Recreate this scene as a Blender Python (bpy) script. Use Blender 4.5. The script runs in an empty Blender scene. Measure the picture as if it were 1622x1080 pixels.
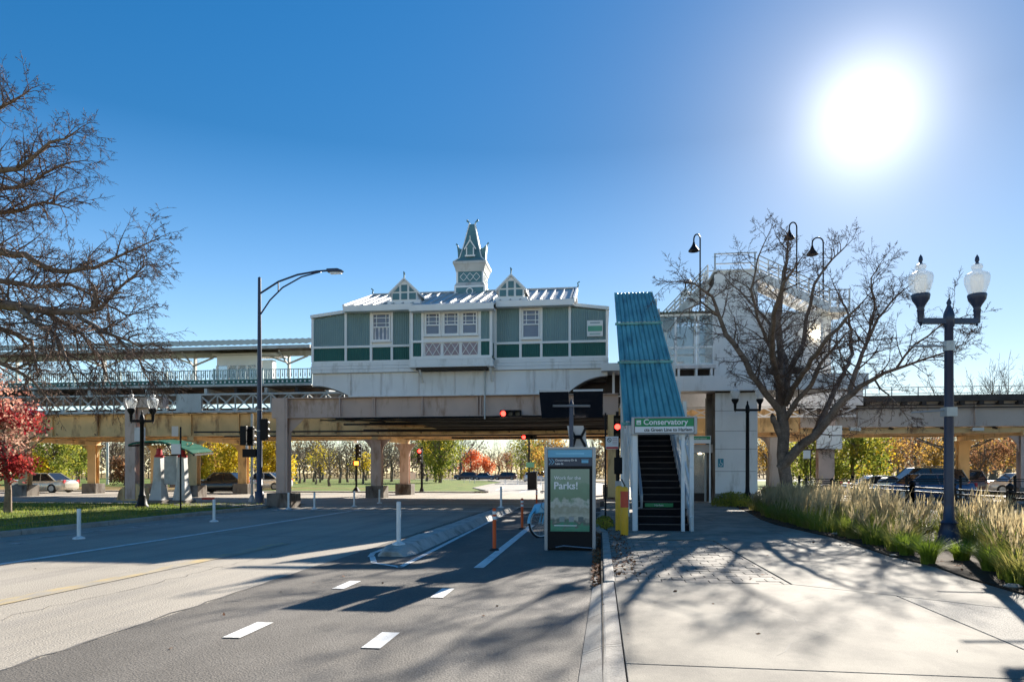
import bpy, math, random
import numpy as np
from mathutils import Vector, Matrix
random.seed(7); RS = np.random.RandomState(11)
S = bpy.context.scene
COL = S.collection
R = math.radians
# ---------------------------------------------------------------- camera
EYE = 1.5; YAW = R(7.2); FPX = 1100.0
cd = bpy.data.cameras.new('camera'); cam = bpy.data.objects.new('camera', cd); COL.objects.link(cam)
cam.location = (0, 0, EYE); cam.rotation_euler = (R(90), 0, YAW)
cd.sensor_width = 36; cd.lens = 36*FPX/1622; cd.shift_y = 208/1622; cd.clip_end = 3000; cd.clip_start = .05
S.camera = cam
# ---------------------------------------------------------------- sky and sun
SUN_EL, SUN_AZ = R(24.7), R(19.9)            # azimuth from +Y towards +X
w = bpy.data.worlds.new('World'); S.world = w; w.use_nodes = True
nt = w.node_tree; nt.nodes.clear()
out = nt.nodes.new('ShaderNodeOutputWorld'); bg = nt.nodes.new('ShaderNodeBackground')
sky = nt.nodes.new('ShaderNodeTexSky'); sky.sky_type = 'NISHITA'; sky.sun_disc = False
sky.sun_elevation = SUN_EL; sky.sun_rotation = SUN_AZ
sky.air_density = 1.0; sky.dust_density = 0.12; sky.ozone_density = 1.9; sky.altitude = 200
hs = nt.nodes.new('ShaderNodeHueSaturation'); 
sz = nt.nodes.new('ShaderNodeSeparateXYZ'); tz = nt.nodes.new('ShaderNodeTexCoord'); nt.links.new(tz.outputs['Generated'], sz.inputs[0])
def zramp(v0, v1, z1=.42):      # from v0 at the horizon to v1 at height z1
    n = nt.nodes.new('ShaderNodeMapRange'); n.inputs[1].default_value = 0; n.inputs[2].default_value = z1; n.inputs[3].default_value = v0; n.inputs[4].default_value = v1
    nt.links.new(sz.outputs[2], n.inputs[0]); return n.outputs[0]
nt.links.new(zramp(1.0, 1.42), hs.inputs['Saturation'])
bg.inputs['Strength'].default_value = 0.15
nt.links.new(sky.outputs[0], hs.inputs['Color'])
# even out the sky's range everywhere alike: c / (2 + 0.03 v^2)
sv = nt.nodes.new('ShaderNodeSeparateColor'); sv.mode = 'HSV'; nt.links.new(hs.outputs[0], sv.inputs[0])
# the bright aureole of light round the sun itself
sd = Vector((math.sin(SUN_AZ)*math.cos(SUN_EL), math.cos(SUN_AZ)*math.cos(SUN_EL), math.sin(SUN_EL)))
tc = nt.nodes.new('ShaderNodeTexCoord'); dp = nt.nodes.new('ShaderNodeVectorMath'); dp.operation = 'DOT_PRODUCT'
dp.inputs[1].default_value = sd; nt.links.new(tc.outputs['Generated'], dp.inputs[0])
def wm(op, a, b=None, c=None):
    n = nt.nodes.new('ShaderNodeMath'); n.operation = op
    for i, v in enumerate((a, b, c)):
        if v is None: continue
        if isinstance(v, (int, float)): n.inputs[i].default_value = v
        else: nt.links.new(v, n.inputs[i])
    return n.outputs[0]
cosm = wm('MAXIMUM', dp.outputs['Value'], 0.0)
g1 = wm('MULTIPLY', wm('POWER', cosm, 520.0), 1.15)
g2 = wm('MULTIPLY', wm('POWER', cosm, 90.0), .3)
gl = wm('ADD', g1, g2)
cmb = nt.nodes.new('ShaderNodeVectorMath'); cmb.operation = 'SCALE'; cmb.inputs[0].default_value = (1.0, .97, .92)
nt.links.new(gl, cmb.inputs['Scale'])
add = nt.nodes.new('ShaderNodeVectorMath'); add.operation = 'ADD'
fac = wm('DIVIDE', zramp(1.0, .44), wm('MULTIPLY_ADD', wm('MULTIPLY', sv.outputs[2], sv.outputs[2]), .03, 2.0))
cp = nt.nodes.new('ShaderNodeVectorMath'); cp.operation = 'SCALE'; nt.links.new(hs.outputs[0], cp.inputs[0]); nt.links.new(fac, cp.inputs['Scale'])
nt.links.new(cp.outputs[0], add.inputs[0]); nt.links.new(cmb.outputs[0], add.inputs[1])
nt.links.new(add.outputs[0], bg.inputs['Color']); nt.links.new(bg.outputs[0], out.inputs['Surface'])
sl = bpy.data.lights.new('sun', 'SUN'); sl.energy = 2.8; sl.angle = R(.42); sl.color = (1, .93, .82)
so = bpy.data.objects.new('sun', sl); COL.objects.link(so); so.rotation_euler = (-sd).to_track_quat('-Z', 'Y').to_euler()
so.location = (20, 40, 60)
S.view_settings.view_transform = 'Standard'; S.view_settings.look = 'None'
S.view_settings.exposure = 2.38; S.view_settings.gamma = 1; S.view_settings.use_curve_mapping = False
S.render.engine = 'CYCLES'; S.cycles.max_bounces = 7; S.cycles.transparent_max_bounces = 12
# ---------------------------------------------------------------- measuring helpers
CA, SA = math.cos(YAW), math.sin(YAW)
def ray(px, py=748):
    x = (px-811)/FPX; return (x*CA-SA, x*SA+CA, (748-py)/FPX)
def G(px, py, z=0.):
    r = ray(px, py); t = (z-EYE)/r[2]; return Vector((r[0]*t, r[1]*t, z))
def wx(px, Y):
    r = ray(px); return r[0]*Y/r[1]
def wz(px, py, Y):
    r = ray(px, py); return EYE+r[2]*Y/r[1]
# ---------------------------------------------------------------- materials
def _n(t, k, **kw):
    n = t.nodes.new(k)
    for a, b in kw.items(): setattr(n, a, b)
    return n
def M(name, col, rough=.6, metal=0., var=.12, vs=1.5, bump=.05, bs=60., col2=None, c2amt=.5, c2scale=(1,1,1), trans=0., world=False, rand=0., fine=0., spec=.5, emit=0., coat=0.):
    m = bpy.data.materials.new(name); m.use_nodes = True; t = m.node_tree; L = t.links
    b = t.nodes['Principled BSDF']; b.inputs['Roughness'].default_value = rough; b.inputs['Metallic'].default_value = metal
    b.inputs['Specular IOR Level'].default_value = spec; b.inputs['Coat Weight'].default_value = coat
    if world: co = _n(t, 'ShaderNodeNewGeometry').outputs['Position']
    else: co = _n(t, 'ShaderNodeTexCoord').outputs['Object']
    no = _n(t, 'ShaderNodeTexNoise'); no.inputs['Scale'].default_value = vs; no.inputs['Detail'].default_value = 6; L.new(co, no.inputs['Vector'])
    ra = _n(t, 'ShaderNodeMapRange'); ra.inputs[1].default_value = .3; ra.inputs[2].default_value = .7
    ra.inputs[3].default_value = 1-var; ra.inputs[4].default_value = 1+var; L.new(no.outputs['Fac'], ra.inputs[0])
    val = ra.outputs[0]
    if fine:
        nf = _n(t, 'ShaderNodeTexNoise'); nf.inputs['Scale'].default_value = bs; nf.inputs['Detail'].default_value = 3; L.new(co, nf.inputs['Vector'])
        rf = _n(t, 'ShaderNodeMapRange'); rf.inputs[1].default_value = .3; rf.inputs[2].default_value = .7
        rf.inputs[3].default_value = 1-fine; rf.inputs[4].default_value = 1+fine; L.new(nf.outputs['Fac'], rf.inputs[0])
        mm = _n(t, 'ShaderNodeMath', operation='MULTIPLY'); L.new(val, mm.inputs[0]); L.new(rf.outputs[0], mm.inputs[1]); val = mm.outputs[0]
    if rand:
        oi = _n(t, 'ShaderNodeObjectInfo'); rr = _n(t, 'ShaderNodeMapRange'); rr.inputs[3].default_value = 1-rand; rr.inputs[4].default_value = 1+rand
        L.new(oi.outputs['Random'], rr.inputs[0])
        mm = _n(t, 'ShaderNodeMath', operation='MULTIPLY'); L.new(val, mm.inputs[0]); L.new(rr.outputs[0], mm.inputs[1]); val = mm.outputs[0]
    c = _n(t, 'ShaderNodeRGB'); c.outputs[0].default_value = (*col, 1); cc = c.outputs[0]
    if col2:
        mp = _n(t, 'ShaderNodeMapping'); mp.inputs['Scale'].default_value = c2scale; L.new(co, mp.inputs['Vector'])
        n2 = _n(t, 'ShaderNodeTexNoise'); n2.inputs['Scale'].default_value = 1.; n2.inputs['Detail'].default_value = 7; n2.inputs['Roughness'].default_value = .65; L.new(mp.outputs[0], n2.inputs['Vector'])
        cr = _n(t, 'ShaderNodeMapRange'); cr.inputs[1].default_value = .62-.3*c2amt; cr.inputs[2].default_value = .8-.3*c2amt; L.new(n2.outputs['Fac'], cr.inputs[0])
        mx = _n(t, 'ShaderNodeMix', data_type='RGBA'); L.new(cr.outputs[0], mx.inputs[0]); L.new(cc, mx.inputs[6]); mx.inputs[7].default_value = (*col2, 1); cc = mx.outputs[2]
    sc = _n(t, 'ShaderNodeVectorMath', operation='SCALE'); L.new(cc, sc.inputs[0]); L.new(val, sc.inputs['Scale'])
    L.new(sc.outputs[0], b.inputs['Base Color'])
    if bump:
        nb = _n(t, 'ShaderNodeTexNoise'); nb.inputs['Scale'].default_value = bs; nb.inputs['Detail'].default_value = 4; L.new(co, nb.inputs['Vector'])
        bp = _n(t, 'ShaderNodeBump'); bp.inputs['Strength'].default_value = min(1, bump*4); bp.inputs['Distance'].default_value = .01; L.new(nb.outputs['Fac'], bp.inputs['Height']); L.new(bp.outputs[0], b.inputs['Normal'])
    if trans:
        tr = _n(t, 'ShaderNodeBsdfTranslucent'); L.new(sc.outputs[0], tr.inputs['Color']); ms = _n(t, 'ShaderNodeMixShader'); ms.inputs[0].default_value = trans
        L.new(b.outputs[0], ms.inputs[1]); L.new(tr.outputs[0], ms.inputs[2]); L.new(ms.outputs[0], t.nodes['Material Output'].inputs['Surface'])
    if emit:
        b.inputs['Emission Color'].default_value = (*col, 1); b.inputs['Emission Strength'].default_value = emit
    return m
def glass(name, tint, alpha=.35, rough=.03):
    m = bpy.data.materials.new(name); m.use_nodes = True; t = m.node_tree; L = t.links
    b = t.nodes['Principled BSDF']; b.inputs['Base Color'].default_value = (*tint, 1); b.inputs['Roughness'].default_value = rough
    b.inputs['Alpha'].default_value = alpha; return m
mt = {}
mt['asphalt'] = M('asphalt', (.36, .32, .265), .85, var=.13, vs=.35, bump=.22, bs=55, fine=.28, world=True, col2=(.29, .262, .225), c2amt=.5, c2scale=(1.6, .08, 1), spec=.3)
mt['asphalt_new'] = M('dark_asphalt', (.128, .115, .1), .82, var=.14, vs=.5, bump=.22, bs=60, fine=.3, world=True, col2=(.165, .149, .13), c2amt=.5, c2scale=(1.2, .5, 1), spec=.3)
mt['concrete'] = M('concrete', (.25, .225, .185), .85, var=.2, vs=.8, bump=.08, bs=90, fine=.16, world=True, rand=.05, col2=(.17, .153, .128), c2amt=.62, c2scale=(1.6, 1.1, 1), spec=.25)
mt['aggregate'] = M('exposed_aggregate', (.25, .23, .2), .85, var=.15, vs=1, bump=.3, bs=70, fine=.45, world=True, spec=.25)
mt['kerb'] = M('kerb_concrete', (.33, .305, .27), .85, var=.14, vs=1.2, bump=.12, bs=60, fine=.15, rand=.1, world=True, col2=(.22, .2, .18), c2amt=.45, c2scale=(3, 3, 3), spec=.25)
mt['brick'] = M('paver', (.23, .205, .175), .85, var=.15, vs=3, bump=.12, bs=70, fine=.15, rand=.14, world=True, spec=.25)
mt['joint'] = M('joint_sand', (.07, .06, .05), .95, var=.3, vs=6, bump=.1, world=True, spec=.1)
mt['paint'] = M('road_paint', (.72, .71, .68), .7, var=.08, vs=2, bump=.1, bs=70, fine=.08, world=True, col2=(.35, .33, .3), c2amt=.32, c2scale=(7, 7, 7), spec=.3)
mt['paint_old'] = M('worn_road_paint', (.5, .48, .45), .75, var=.1, vs=2, bump=.1, bs=70, world=True, col2=(.18, .17, .15), c2amt=.65, c2scale=(6, 3, 6), spec=.3)
mt['yellow_line'] = M('worn_yellow_paint', (.46, .35, .18), .75, var=.1, vs=2, bump=.1, bs=70, world=True, col2=(.34, .305, .25), c2amt=.85, c2scale=(5, 1.5, 5), spec=.3)
mt['lawn'] = M('lawn', (.12, .17, .035), .95, var=.35, vs=.8, bump=.3, bs=30, fine=.4, world=True, col2=(.24, .19, .07), c2amt=.4, c2scale=(.5, .5, .5), spec=.1)
mt['drygrass'] = M('dry_ground', (.22, .15, .06), .95, var=.3, vs=.2, bump=.3, bs=10, fine=.3, world=True, col2=(.12, .13, .035), c2amt=.5, c2scale=(.07, .07, .07), spec=.1)
mt['soil'] = M('mulch_soil', (.055, .04, .028), .95, var=.4, vs=5, bump=.5, bs=30, fine=.4, world=True, spec=.1)
mt['white'] = M('white_paint', (.8, .795, .78), .5, var=.05, vs=.9, bump=.02, col2=(.52, .5, .46), c2amt=.28, c2scale=(2.2, 2.2, .5), spec=.4)
mt['whitegirder'] = M('white_girder_paint', (.78, .765, .75), .5, var=.06, vs=.8, bump=.03, col2=(.58, .55, .52), c2amt=.3, c2scale=(3, 3, .5), spec=.4)
mt['trim'] = M('white_trim_paint', (.84, .835, .82), .45, var=.04, vs=2, bump=.01, spec=.4)
mt['sage'] = M('sage_green_siding', (.19, .29, .3), .5, var=.07, vs=1, bump=.02, spec=.4)
mt['dkgreen'] = M('dark_green_siding', (.015, .115, .1), .5, var=.08, vs=1, bump=.02, spec=.4)
mt['teal'] = M('teal_roof', (.15, .37, .35), .5, var=.2, vs=.9, bump=.04, bs=8, col2=(.07, .19, .2), c2amt=.45, c2scale=(7, .6, .6), spec=.35)
mt['shingle'] = M('slate_green_turret', (.1, .22, .25), .6, var=.1, vs=3, bump=.05, spec=.4)
mt['roofmetal'] = M('white_metal_roof', (.5, .5, .49), .5, 0, var=.06, vs=1, bump=.02, spec=.5)
mt['platroof'] = M('grey_green_roof', (.1, .15, .145), .5, 0, var=.1, vs=1, bump=.02)
mt['pink'] = M('dusty_pink_steel', (.56, .41, .34), .6, var=.1, vs=1.2, bump=.04, col2=(.3, .17, .1), c2amt=.28, c2scale=(2, 2, .6), spec=.35)
mt['rust'] = M('weathered_orange_steel', (.66, .44, .21), .65, var=.15, vs=1, bump=.05, col2=(.2, .1, .045), c2amt=.36, c2scale=(1.4, 1.4, .5), spec=.3)
mt['palegreen'] = M('pale_grey_green_paint', (.42, .53, .51), .5, var=.06, bump=0)
mt['trussgrey'] = M('weathered_white_steel', (.5, .5, .48), .6, var=.12, vs=1, bump=.02, col2=(.3, .27, .23), c2amt=.35, c2scale=(2, 2, 1))
mt['beige'] = M('beige_steel', (.46, .385, .335), .6, var=.08, vs=.6, bump=.03, col2=(.25, .15, .09), c2amt=.25, c2scale=(2, 2, .5), spec=.35)
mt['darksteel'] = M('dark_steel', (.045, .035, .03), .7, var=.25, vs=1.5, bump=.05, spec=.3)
mt['tie'] = M('timber_tie', (.05, .043, .04), .9, var=.3, vs=2, bump=.1, rand=.3, spec=.2)
mt['plinth'] = M('stained_concrete', (.2, .175, .15), .85, var=.2, vs=1.5, bump=.12, bs=30, col2=(.07, .05, .038), c2amt=.55, c2scale=(2, 2, .8), spec=.2)
mt['black'] = M('black_paint', (.008, .008, .01), .5, var=.15, vs=3, bump=.02, spec=.2)
mt['navy'] = M('dark_blue_paint', (.028, .042, .085), .38, var=.15, vs=3, bump=.02, spec=.5)
mt['grey'] = M('galvanised_steel', (.42, .43, .43), .45, .5, var=.1, vs=4, bump=.02)
mt['alu'] = M('brushed_aluminium', (.33, .34, .36), .4, .6, var=.08, vs=3, bump=.02)
mt['step'] = M('dark_step', (.008, .008, .011), .7, var=.35, vs=4, bump=.04, rand=.3, spec=.15)
mt['nosing'] = M('step_nosing', (.075, .06, .055), .5, var=.2, vs=5, bump=.02)
mt['plate'] = M('ivory_sheet', (.66, .62, .6), .5, var=.06, vs=1, bump=.02, col2=(.45, .4, .36), c2amt=.25, c2scale=(2, 2, 1))
mt['yellow'] = M('safety_yellow_plastic', (.85, .42, .005), .4, var=.05, vs=2, bump=.01)
mt['orange'] = M('orange_plastic', (.72, .1, .015), .45, var=.06, vs=3, bump=.01)
mt['red'] = M('red_reflective', (.7, .07, .03), .4, var=.05, vs=3, bump=.01)
mt['whiteplastic'] = M('white_plastic', (.75, .75, .73), .5, var=.06, vs=4, bump=.01, col2=(.45, .42, .38), c2amt=.25, c2scale=(5, 5, 3))
mt['signgreen'] = M('sign_green', (.0, .27, .085), .4, var=.03, bump=0)
mt['signwhite'] = M('sign_white', (.8, .8, .8), .4, var=.03, bump=0)
mt['signblue'] = M('sign_blue', (.03, .25, .34), .4, var=.03, bump=0)
mt['skyblue'] = M('light_blue_panel', (.13, .42, .62), .35, var=.03, bump=0)
mt['deepblue'] = M('deep_blue_panel', (.008, .03, .075), .3, var=.05, bump=0)
mt['printed_red'] = M('printed_red', (.55, .03, .04), .4, var=.03, bump=0)
mt['printed_dark'] = M('printed_dark', (.03, .03, .035), .4, var=.03, bump=0)
mt['bikeblue'] = M('pale_blue_paint', (.2, .5, .66), .3, var=.03, bump=0, coat=.4)
mt['rubber'] = M('black_rubber', (.02, .02, .02), .8, var=.1, bump=.02)
mt['red_lamp'] = M('lit_red_lens', (1, .03, .02), .4, var=0, bump=0, emit=2.2)
mt['orange_lamp'] = M('lit_orange_lens', (1, .18, .02), .4, var=0, bump=0, emit=1.6)
mt['dim_lens'] = M('unlit_lens', (.06, .05, .03), .3, var=.1, bump=0)
mt['warm_lamp'] = M('lit_warm_lamp', (1, .85, .6), .4, var=0, bump=0, emit=9)
mt['bark'] = M('grey_brown_bark', (.2, .15, .118), .9, var=.3, vs=4, bump=.6, bs=22, fine=.25, spec=.15)
mt['twig'] = M('dark_twig_bark', (.13, .088, .068), .9, var=.25, vs=2, bump=0, spec=.15)
mt['twig_pale'] = M('pale_twig_bark', (.16, .13, .1), .9, var=.25, vs=2, bump=0, spec=.15)
def leafm(name, c, c2): return M(name, c, .7, var=.3, vs=.5, bump=0, trans=.5, col2=c2, c2amt=.55, c2scale=(.6, .6, .6), spec=.2)
mt['leaf_yellow'] = leafm('yellow_leaf', (.62, .45, .03), (.38, .36, .05))
mt['leaf_green'] = leafm('olive_leaf', (.2, .24, .04), (.4, .34, .05))
mt['leaf_gold'] = leafm('golden_leaf', (.5, .3, .06), (.35, .2, .06))
mt['leaf_red'] = leafm('crimson_leaf', (.3, .02, .035), (.45, .1, .06))
mt['leaf_salmon'] = leafm('salmon_leaf', (.6, .38, .28), (.55, .16, .12))
mt['leaf_orange'] = leafm('orange_leaf', (.72, .2, .06), (.6, .12, .05))
mt['leaf_brown'] = leafm('russet_leaf', (.33, .17, .08), (.22, .1, .06))
mt['blade'] = M('green_blade', (.2, .25, .035), .7, var=.3, vs=.8, bump=0, trans=.45, col2=(.36, .3, .1), c2amt=.5, c2scale=(1.2, 1.2, 1.2), spec=.25)
mt['plume'] = M('tan_plume', (.52, .42, .24), .8, var=.35, vs=1.6, bump=0, trans=.5, spec=.2)
mt['litter'] = M('fallen_leaf', (.25, .11, .05), .9, var=.4, vs=3, bump=0, col2=(.1, .045, .025), c2amt=.5, c2scale=(4, 4, 4), spec=.15)
mt['pane'] = M('window_pane', (.16, .16, .2), .08, var=.12, vs=2, bump=0, spec=.8)
mt['glass'] = glass('clear_glass', (.25, .34, .38), .42)
mt['carglass'] = M('car_window', (.02, .022, .025), .06, var=0, bump=0, spec=.8)
mt['globe'] = glass('frosted_prismatic_glass', (.9, .9, .88), .42, .12)
mt['mesh'] = glass('pale_screen', (.2, .28, .26), .25, .5)
mt['solar'] = M('solar_cell_black', (.012, .014, .022), .25, var=.1, bump=0)
mt['curtain'] = M('pale_curtain', (.62, .6, .62), .8, var=.3, vs=5, bump=0)
mt['poster'] = None
# ---------------------------------------------------------------- object helpers
OFF = {}
def empty(name, loc, label=None, cat=None, group=None, kind=None):
    o = bpy.data.objects.new(name, None); o.empty_display_size = .2; COL.objects.link(o); o.location = loc
    OFF[o] = Vector(loc); tag(o, label, cat, group, kind); return o
def tag(o, label=None, cat=None, group=None, kind=None):
    if label: o['label'] = label
    if cat: o['category'] = cat
    if group: o['group'] = group
    if kind: o['kind'] = kind
    return o
def link(name, me, parent=None, smooth=False):
    o = bpy.data.objects.new(name, me); COL.objects.link(o)
    OFF[o] = Vector((0, 0, 0))
    if parent: o.parent = parent; OFF[o] = OFF[parent].copy()
    if smooth: me.polygons.foreach_set('use_smooth', [True]*len(me.polygons))
    return o
class MB:
    def __init__(s): s.v = []; s.f = []
    def add(s, vs, fs):
        k = len(s.v); s.v += [tuple(p) for p in vs]; s.f += [tuple(i+k for i in f) for f in fs]; return s
    def box(s, x0, x1, y0, y1, z0, z1):
        x0, x1 = min(x0, x1), max(x0, x1); y0, y1 = min(y0, y1), max(y0, y1); z0, z1 = min(z0, z1), max(z0, z1)
        return s.add([(x0,y0,z0),(x1,y0,z0),(x1,y1,z0),(x0,y1,z0),(x0,y0,z1),(x1,y0,z1),(x1,y1,z1),(x0,y1,z1)],
                     [(3,2,1,0),(4,5,6,7),(0,1,5,4),(1,2,6,5),(2,3,7,6),(3,0,4,7)])
    def beam(s, p, q, w, h, up=(0,0,1)):
        p, q = Vector(p), Vector(q); d = (q-p).normalized(); u = Vector(up)
        if abs(d.dot(u)) > .98: u = Vector((0,1,0))
        a = d.cross(u).normalized()*w/2; b = a.cross(d).normalized()*h/2
        vs = [p-a-b, p+a-b, p+a+b, p-a+b, q-a-b, q+a-b, q+a+b, q-a+b]
        return s.add(vs, [(0,1,2,3),(7,6,5,4),(0,4,5,1),(1,5,6,2),(2,6,7,3),(3,7,4,0)])
    def tube(s, pts, rad, n=8, cap=True):
        pts = [Vector(p) for p in pts]; m = len(pts)
        if not hasattr(rad, '__len__'): rad = [rad]*m
        d0 = (pts[1]-pts[0]).normalized(); u = Vector((0,0,1)) if abs(d0.z) < .9 else Vector((1,0,0))
        a = d0.cross(u).normalized(); k = len(s.v)
        for i, p in enumerate(pts):
            d = (pts[min(i+1, m-1)]-pts[max(i-1, 0)]).normalized(); a = (a-d*a.dot(d)).normalized(); b = d.cross(a)
            for j in range(n):
                t = 2*math.pi*j/n; s.v.append(tuple(p+(a*math.cos(t)+b*math.sin(t))*rad[i]))
        for i in range(m-1):
            for j in range(n):
                j2 = (j+1) % n; s.f.append((k+i*n+j, k+i*n+j2, k+(i+1)*n+j2, k+(i+1)*n+j))
        if cap: s.f.append(tuple(k+j for j in range(n))[::-1]); s.f.append(tuple(k+(m-1)*n+j for j in range(n)))
        return s
    def lathe(s, prof, c=(0,0,0), n=20):
        k = len(s.v)
        for r, z in prof:
            for j in range(n):
                t = 2*math.pi*j/n; s.v.append((c[0]+r*math.cos(t), c[1]+r*math.sin(t), c[2]+z))
        for i in range(len(prof)-1):
            for j in range(n):
                j2 = (j+1) % n; s.f.append((k+i*n+j, k+i*n+j2, k+(i+1)*n+j2, k+(i+1)*n+j))
        if prof[0][0] > 1e-4: s.f.append(tuple(k+j for j in range(n))[::-1])
        if prof[-1][0] > 1e-4: s.f.append(tuple(k+(len(prof)-1)*n+j for j in range(n)))
        return s
    def prism(s, poly, z0, z1):          # polygon in XY, extruded in Z
        n = len(poly); a = sum(poly[i][0]*poly[(i+1)%n][1]-poly[(i+1)%n][0]*poly[i][1] for i in range(n))
        if a < 0: poly = poly[::-1]
        vs = [(p[0], p[1], z0) for p in poly]+[(p[0], p[1], z1) for p in poly]
        return s.add(vs, [tuple(range(n))[::-1], tuple(range(n, 2*n))]+[(i, (i+1)%n, n+(i+1)%n, n+i) for i in range(n)])
    def prismy(s, poly, y0, y1):         # polygon in XZ, extruded in Y
        n = len(poly); a = sum(poly[i][0]*poly[(i+1)%n][1]-poly[(i+1)%n][0]*poly[i][1] for i in range(n))
        if a < 0: poly = poly[::-1]
        vs = [(p[0], y0, p[1]) for p in poly]+[(p[0], y1, p[1]) for p in poly]
        return s.add(vs, [tuple(range(n)), tuple(range(n, 2*n))[::-1]]+[(i, n+i, n+(i+1)%n, (i+1)%n) for i in range(n)])
    def prismx(s, poly, x0, x1):         # polygon in YZ, extruded in X
        n = len(poly); a = sum(poly[i][0]*poly[(i+1)%n][1]-poly[(i+1)%n][0]*poly[i][1] for i in range(n))
        if a < 0: poly = poly[::-1]
        vs = [(x0, p[0], p[1]) for p in poly]+[(x1, p[0], p[1]) for p in poly]
        return s.add(vs, [tuple(range(n))[::-1], tuple(range(n, 2*n))]+[(i, (i+1)%n, n+(i+1)%n, n+i) for i in range(n)])
    def build(s, name, m, parent=None, smooth=False, bevel=0, kind=None, label=None):
        me = bpy.data.meshes.new(name); o = OFF[parent] if parent else Vector((0,0,0))
        me.from_pydata([(v[0]-o.x, v[1]-o.y, v[2]-o.z) for v in s.v], [], s.f); me.materials.append(m if not isinstance(m, str) else mt[m])
        ob = link(name, me, parent, smooth)
        if smooth and hasattr(me, 'set_sharp_from_angle'): me.set_sharp_from_angle(angle=R(50))
        if bevel:
            b = ob.modifiers.new('bevel', 'BEVEL'); b.width = bevel; b.segments = 2; b.limit_method = 'ANGLE'; b.angle_limit = R(35)
        if kind: ob['kind'] = kind
        if label: ob['label'] = label
        return ob
def bx(name, m, parent, *a, **k): return MB().box(*a).build(name, m, parent, **k)
def npmesh(name, V, F, m, parent=None):       # V (n,3), F (k,3|4)
    me = bpy.data.meshes.new(name); V = np.asarray(V, dtype=np.float64)
    if parent: V = V-np.array(OFF[parent])
    k = F.shape[1]; me.vertices.add(len(V)); me.vertices.foreach_set('co', V.ravel())
    me.loops.add(F.size); me.loops.foreach_set('vertex_index', F.ravel().astype(np.int32))
    me.polygons.add(len(F)); me.polygons.foreach_set('loop_start', np.arange(0, F.size, k, dtype=np.int32)); me.polygons.foreach_set('loop_total', np.full(len(F), k, dtype=np.int32))
    me.materials.append(mt[m] if isinstance(m, str) else m); me.update(calc_edges=True); return link(name, me, parent)
def leaf_quads(P, size, flat=.0):
    n = len(P); a = RS.normal(size=(n,3)); 
    if flat: a[:,2] *= (1-flat)
    a /= np.linalg.norm(a, axis=1)[:,None]; b = RS.normal(size=(n,3)); 
    if flat: b[:,2] *= (1-flat)
    b -= a*(a*b).sum(1)[:,None]; b /= np.linalg.norm(b, axis=1)[:,None]
    s = size*(.6+.8*RS.rand(n))[:,None]; a *= s*.5; b *= s*.32
    V = np.stack([P-a, P+b, P+a, P-b], 1).reshape(-1,3); F = np.arange(4*n).reshape(-1,4); return V, F
def blades(P, h, wd, lean, az, segs=3):
    """curved ribbons rising from points P; arrays of height, width, lean (0..1), azimuth"""
    n = len(P); t = np.linspace(0, 1, segs+1); dx = np.cos(az); dy = np.sin(az)
    side = np.stack([-dy, dx, np.zeros(n)], 1); rows = []
    for ti in t:
        c = P+np.stack([dx*lean*h*ti**2, dy*lean*h*ti**2, h*ti*(1-.25*lean*ti)], 1); ww = (wd*(1-ti)**.6*.5+.0008)[:,None]
        rows += [c-side*ww, c+side*ww]
    V = np.stack(rows, 1).reshape(-1,3); m = 2*(segs+1); base = (np.arange(n)*m)[:,None]
    F = np.concatenate([np.stack([base[:,0]+2*i, base[:,0]+2*i+1, base[:,0]+2*i+3, base[:,0]+2*i+2], 1) for i in range(segs)]); return V, F
def text(s, x, y, z, size, m, parent, name='lettering', bold=0., spacing=1., face='-y', align='LEFT'):
    cu = bpy.data.curves.new('t', 'FONT'); cu.body = s; cu.size = size; cu.extrude = .002; cu.offset = bold; cu.space_character = spacing; cu.align_x = align
    cu.resolution_u = 3
    ob = bpy.data.objects.new('t', cu); me = bpy.data.meshes.new_from_object(ob); bpy.data.objects.remove(ob); bpy.data.curves.remove(cu)
    me.transform(Matrix.Translation(Vector((x, y, z))-(OFF[parent] if parent else Vector((0,0,0)))) @ Matrix.Rotation(R(90), 4, 'X'))
    me.materials.clear(); me.materials.append(mt[m]); return link(name, me, parent)
def copy_tree(o, parent=None):
    c = o.copy(); COL.objects.link(c); OFF[c] = OFF.get(o, Vector((0,0,0)))
    if parent: c.parent = parent
    for ch in list(o.children): copy_tree(ch, c)
    return c
def kids(o):
    r = []
    for c in o.children: r += [c]+kids(c)
    return r
# ================================================================ GROUND
def sheet(name, poly, z, m, parent=None, th=.0):
    b = MB(); n = len(poly); a = sum(poly[i][0]*poly[(i+1)%n][1]-poly[(i+1)%n][0]*poly[i][1] for i in range(n))
    if a < 0: poly = poly[::-1]
    if th: b.prism(poly, z-th, z)
    else: b.add([(p[0], p[1], z) for p in poly], [tuple(range(n))])
    return b.build(name, m, parent, kind=None if parent else 'structure')
def rect(x0, x1, y0, y1): return [(x0,y0),(x1,y0),(x1,y1),(x0,y1)]
sheet('ground', rect(-900, 900, -60, 1500), -.03, 'drygrass')
road = sheet('road', rect(-13.8, .6, -12, 31.5), 0, 'asphalt')
sheet('cross_street', rect(-220, 220, 31.5, 50), 0.0, 'asphalt')
sheet('dark_asphalt_lane', [(-4.5,-12), (.5,-12), (.5,29.5), (-4.45,29.5)], .004, 'asphalt_new')
g = G
# far street beyond the viaduct, bending left
sheet('far_street', [(-8.2,50), (3.5,50), (3.2,75), (0,100), (-8,128), (-30,150), (-80,160), (-80,150), (-34,140), (-19,120), (-13.5,98), (-12.5,80), (-11.2,62)], .0, 'kerb')
sheet('parking_ground', rect(-40, 60, 128, 152), -.012, 'concrete')
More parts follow.
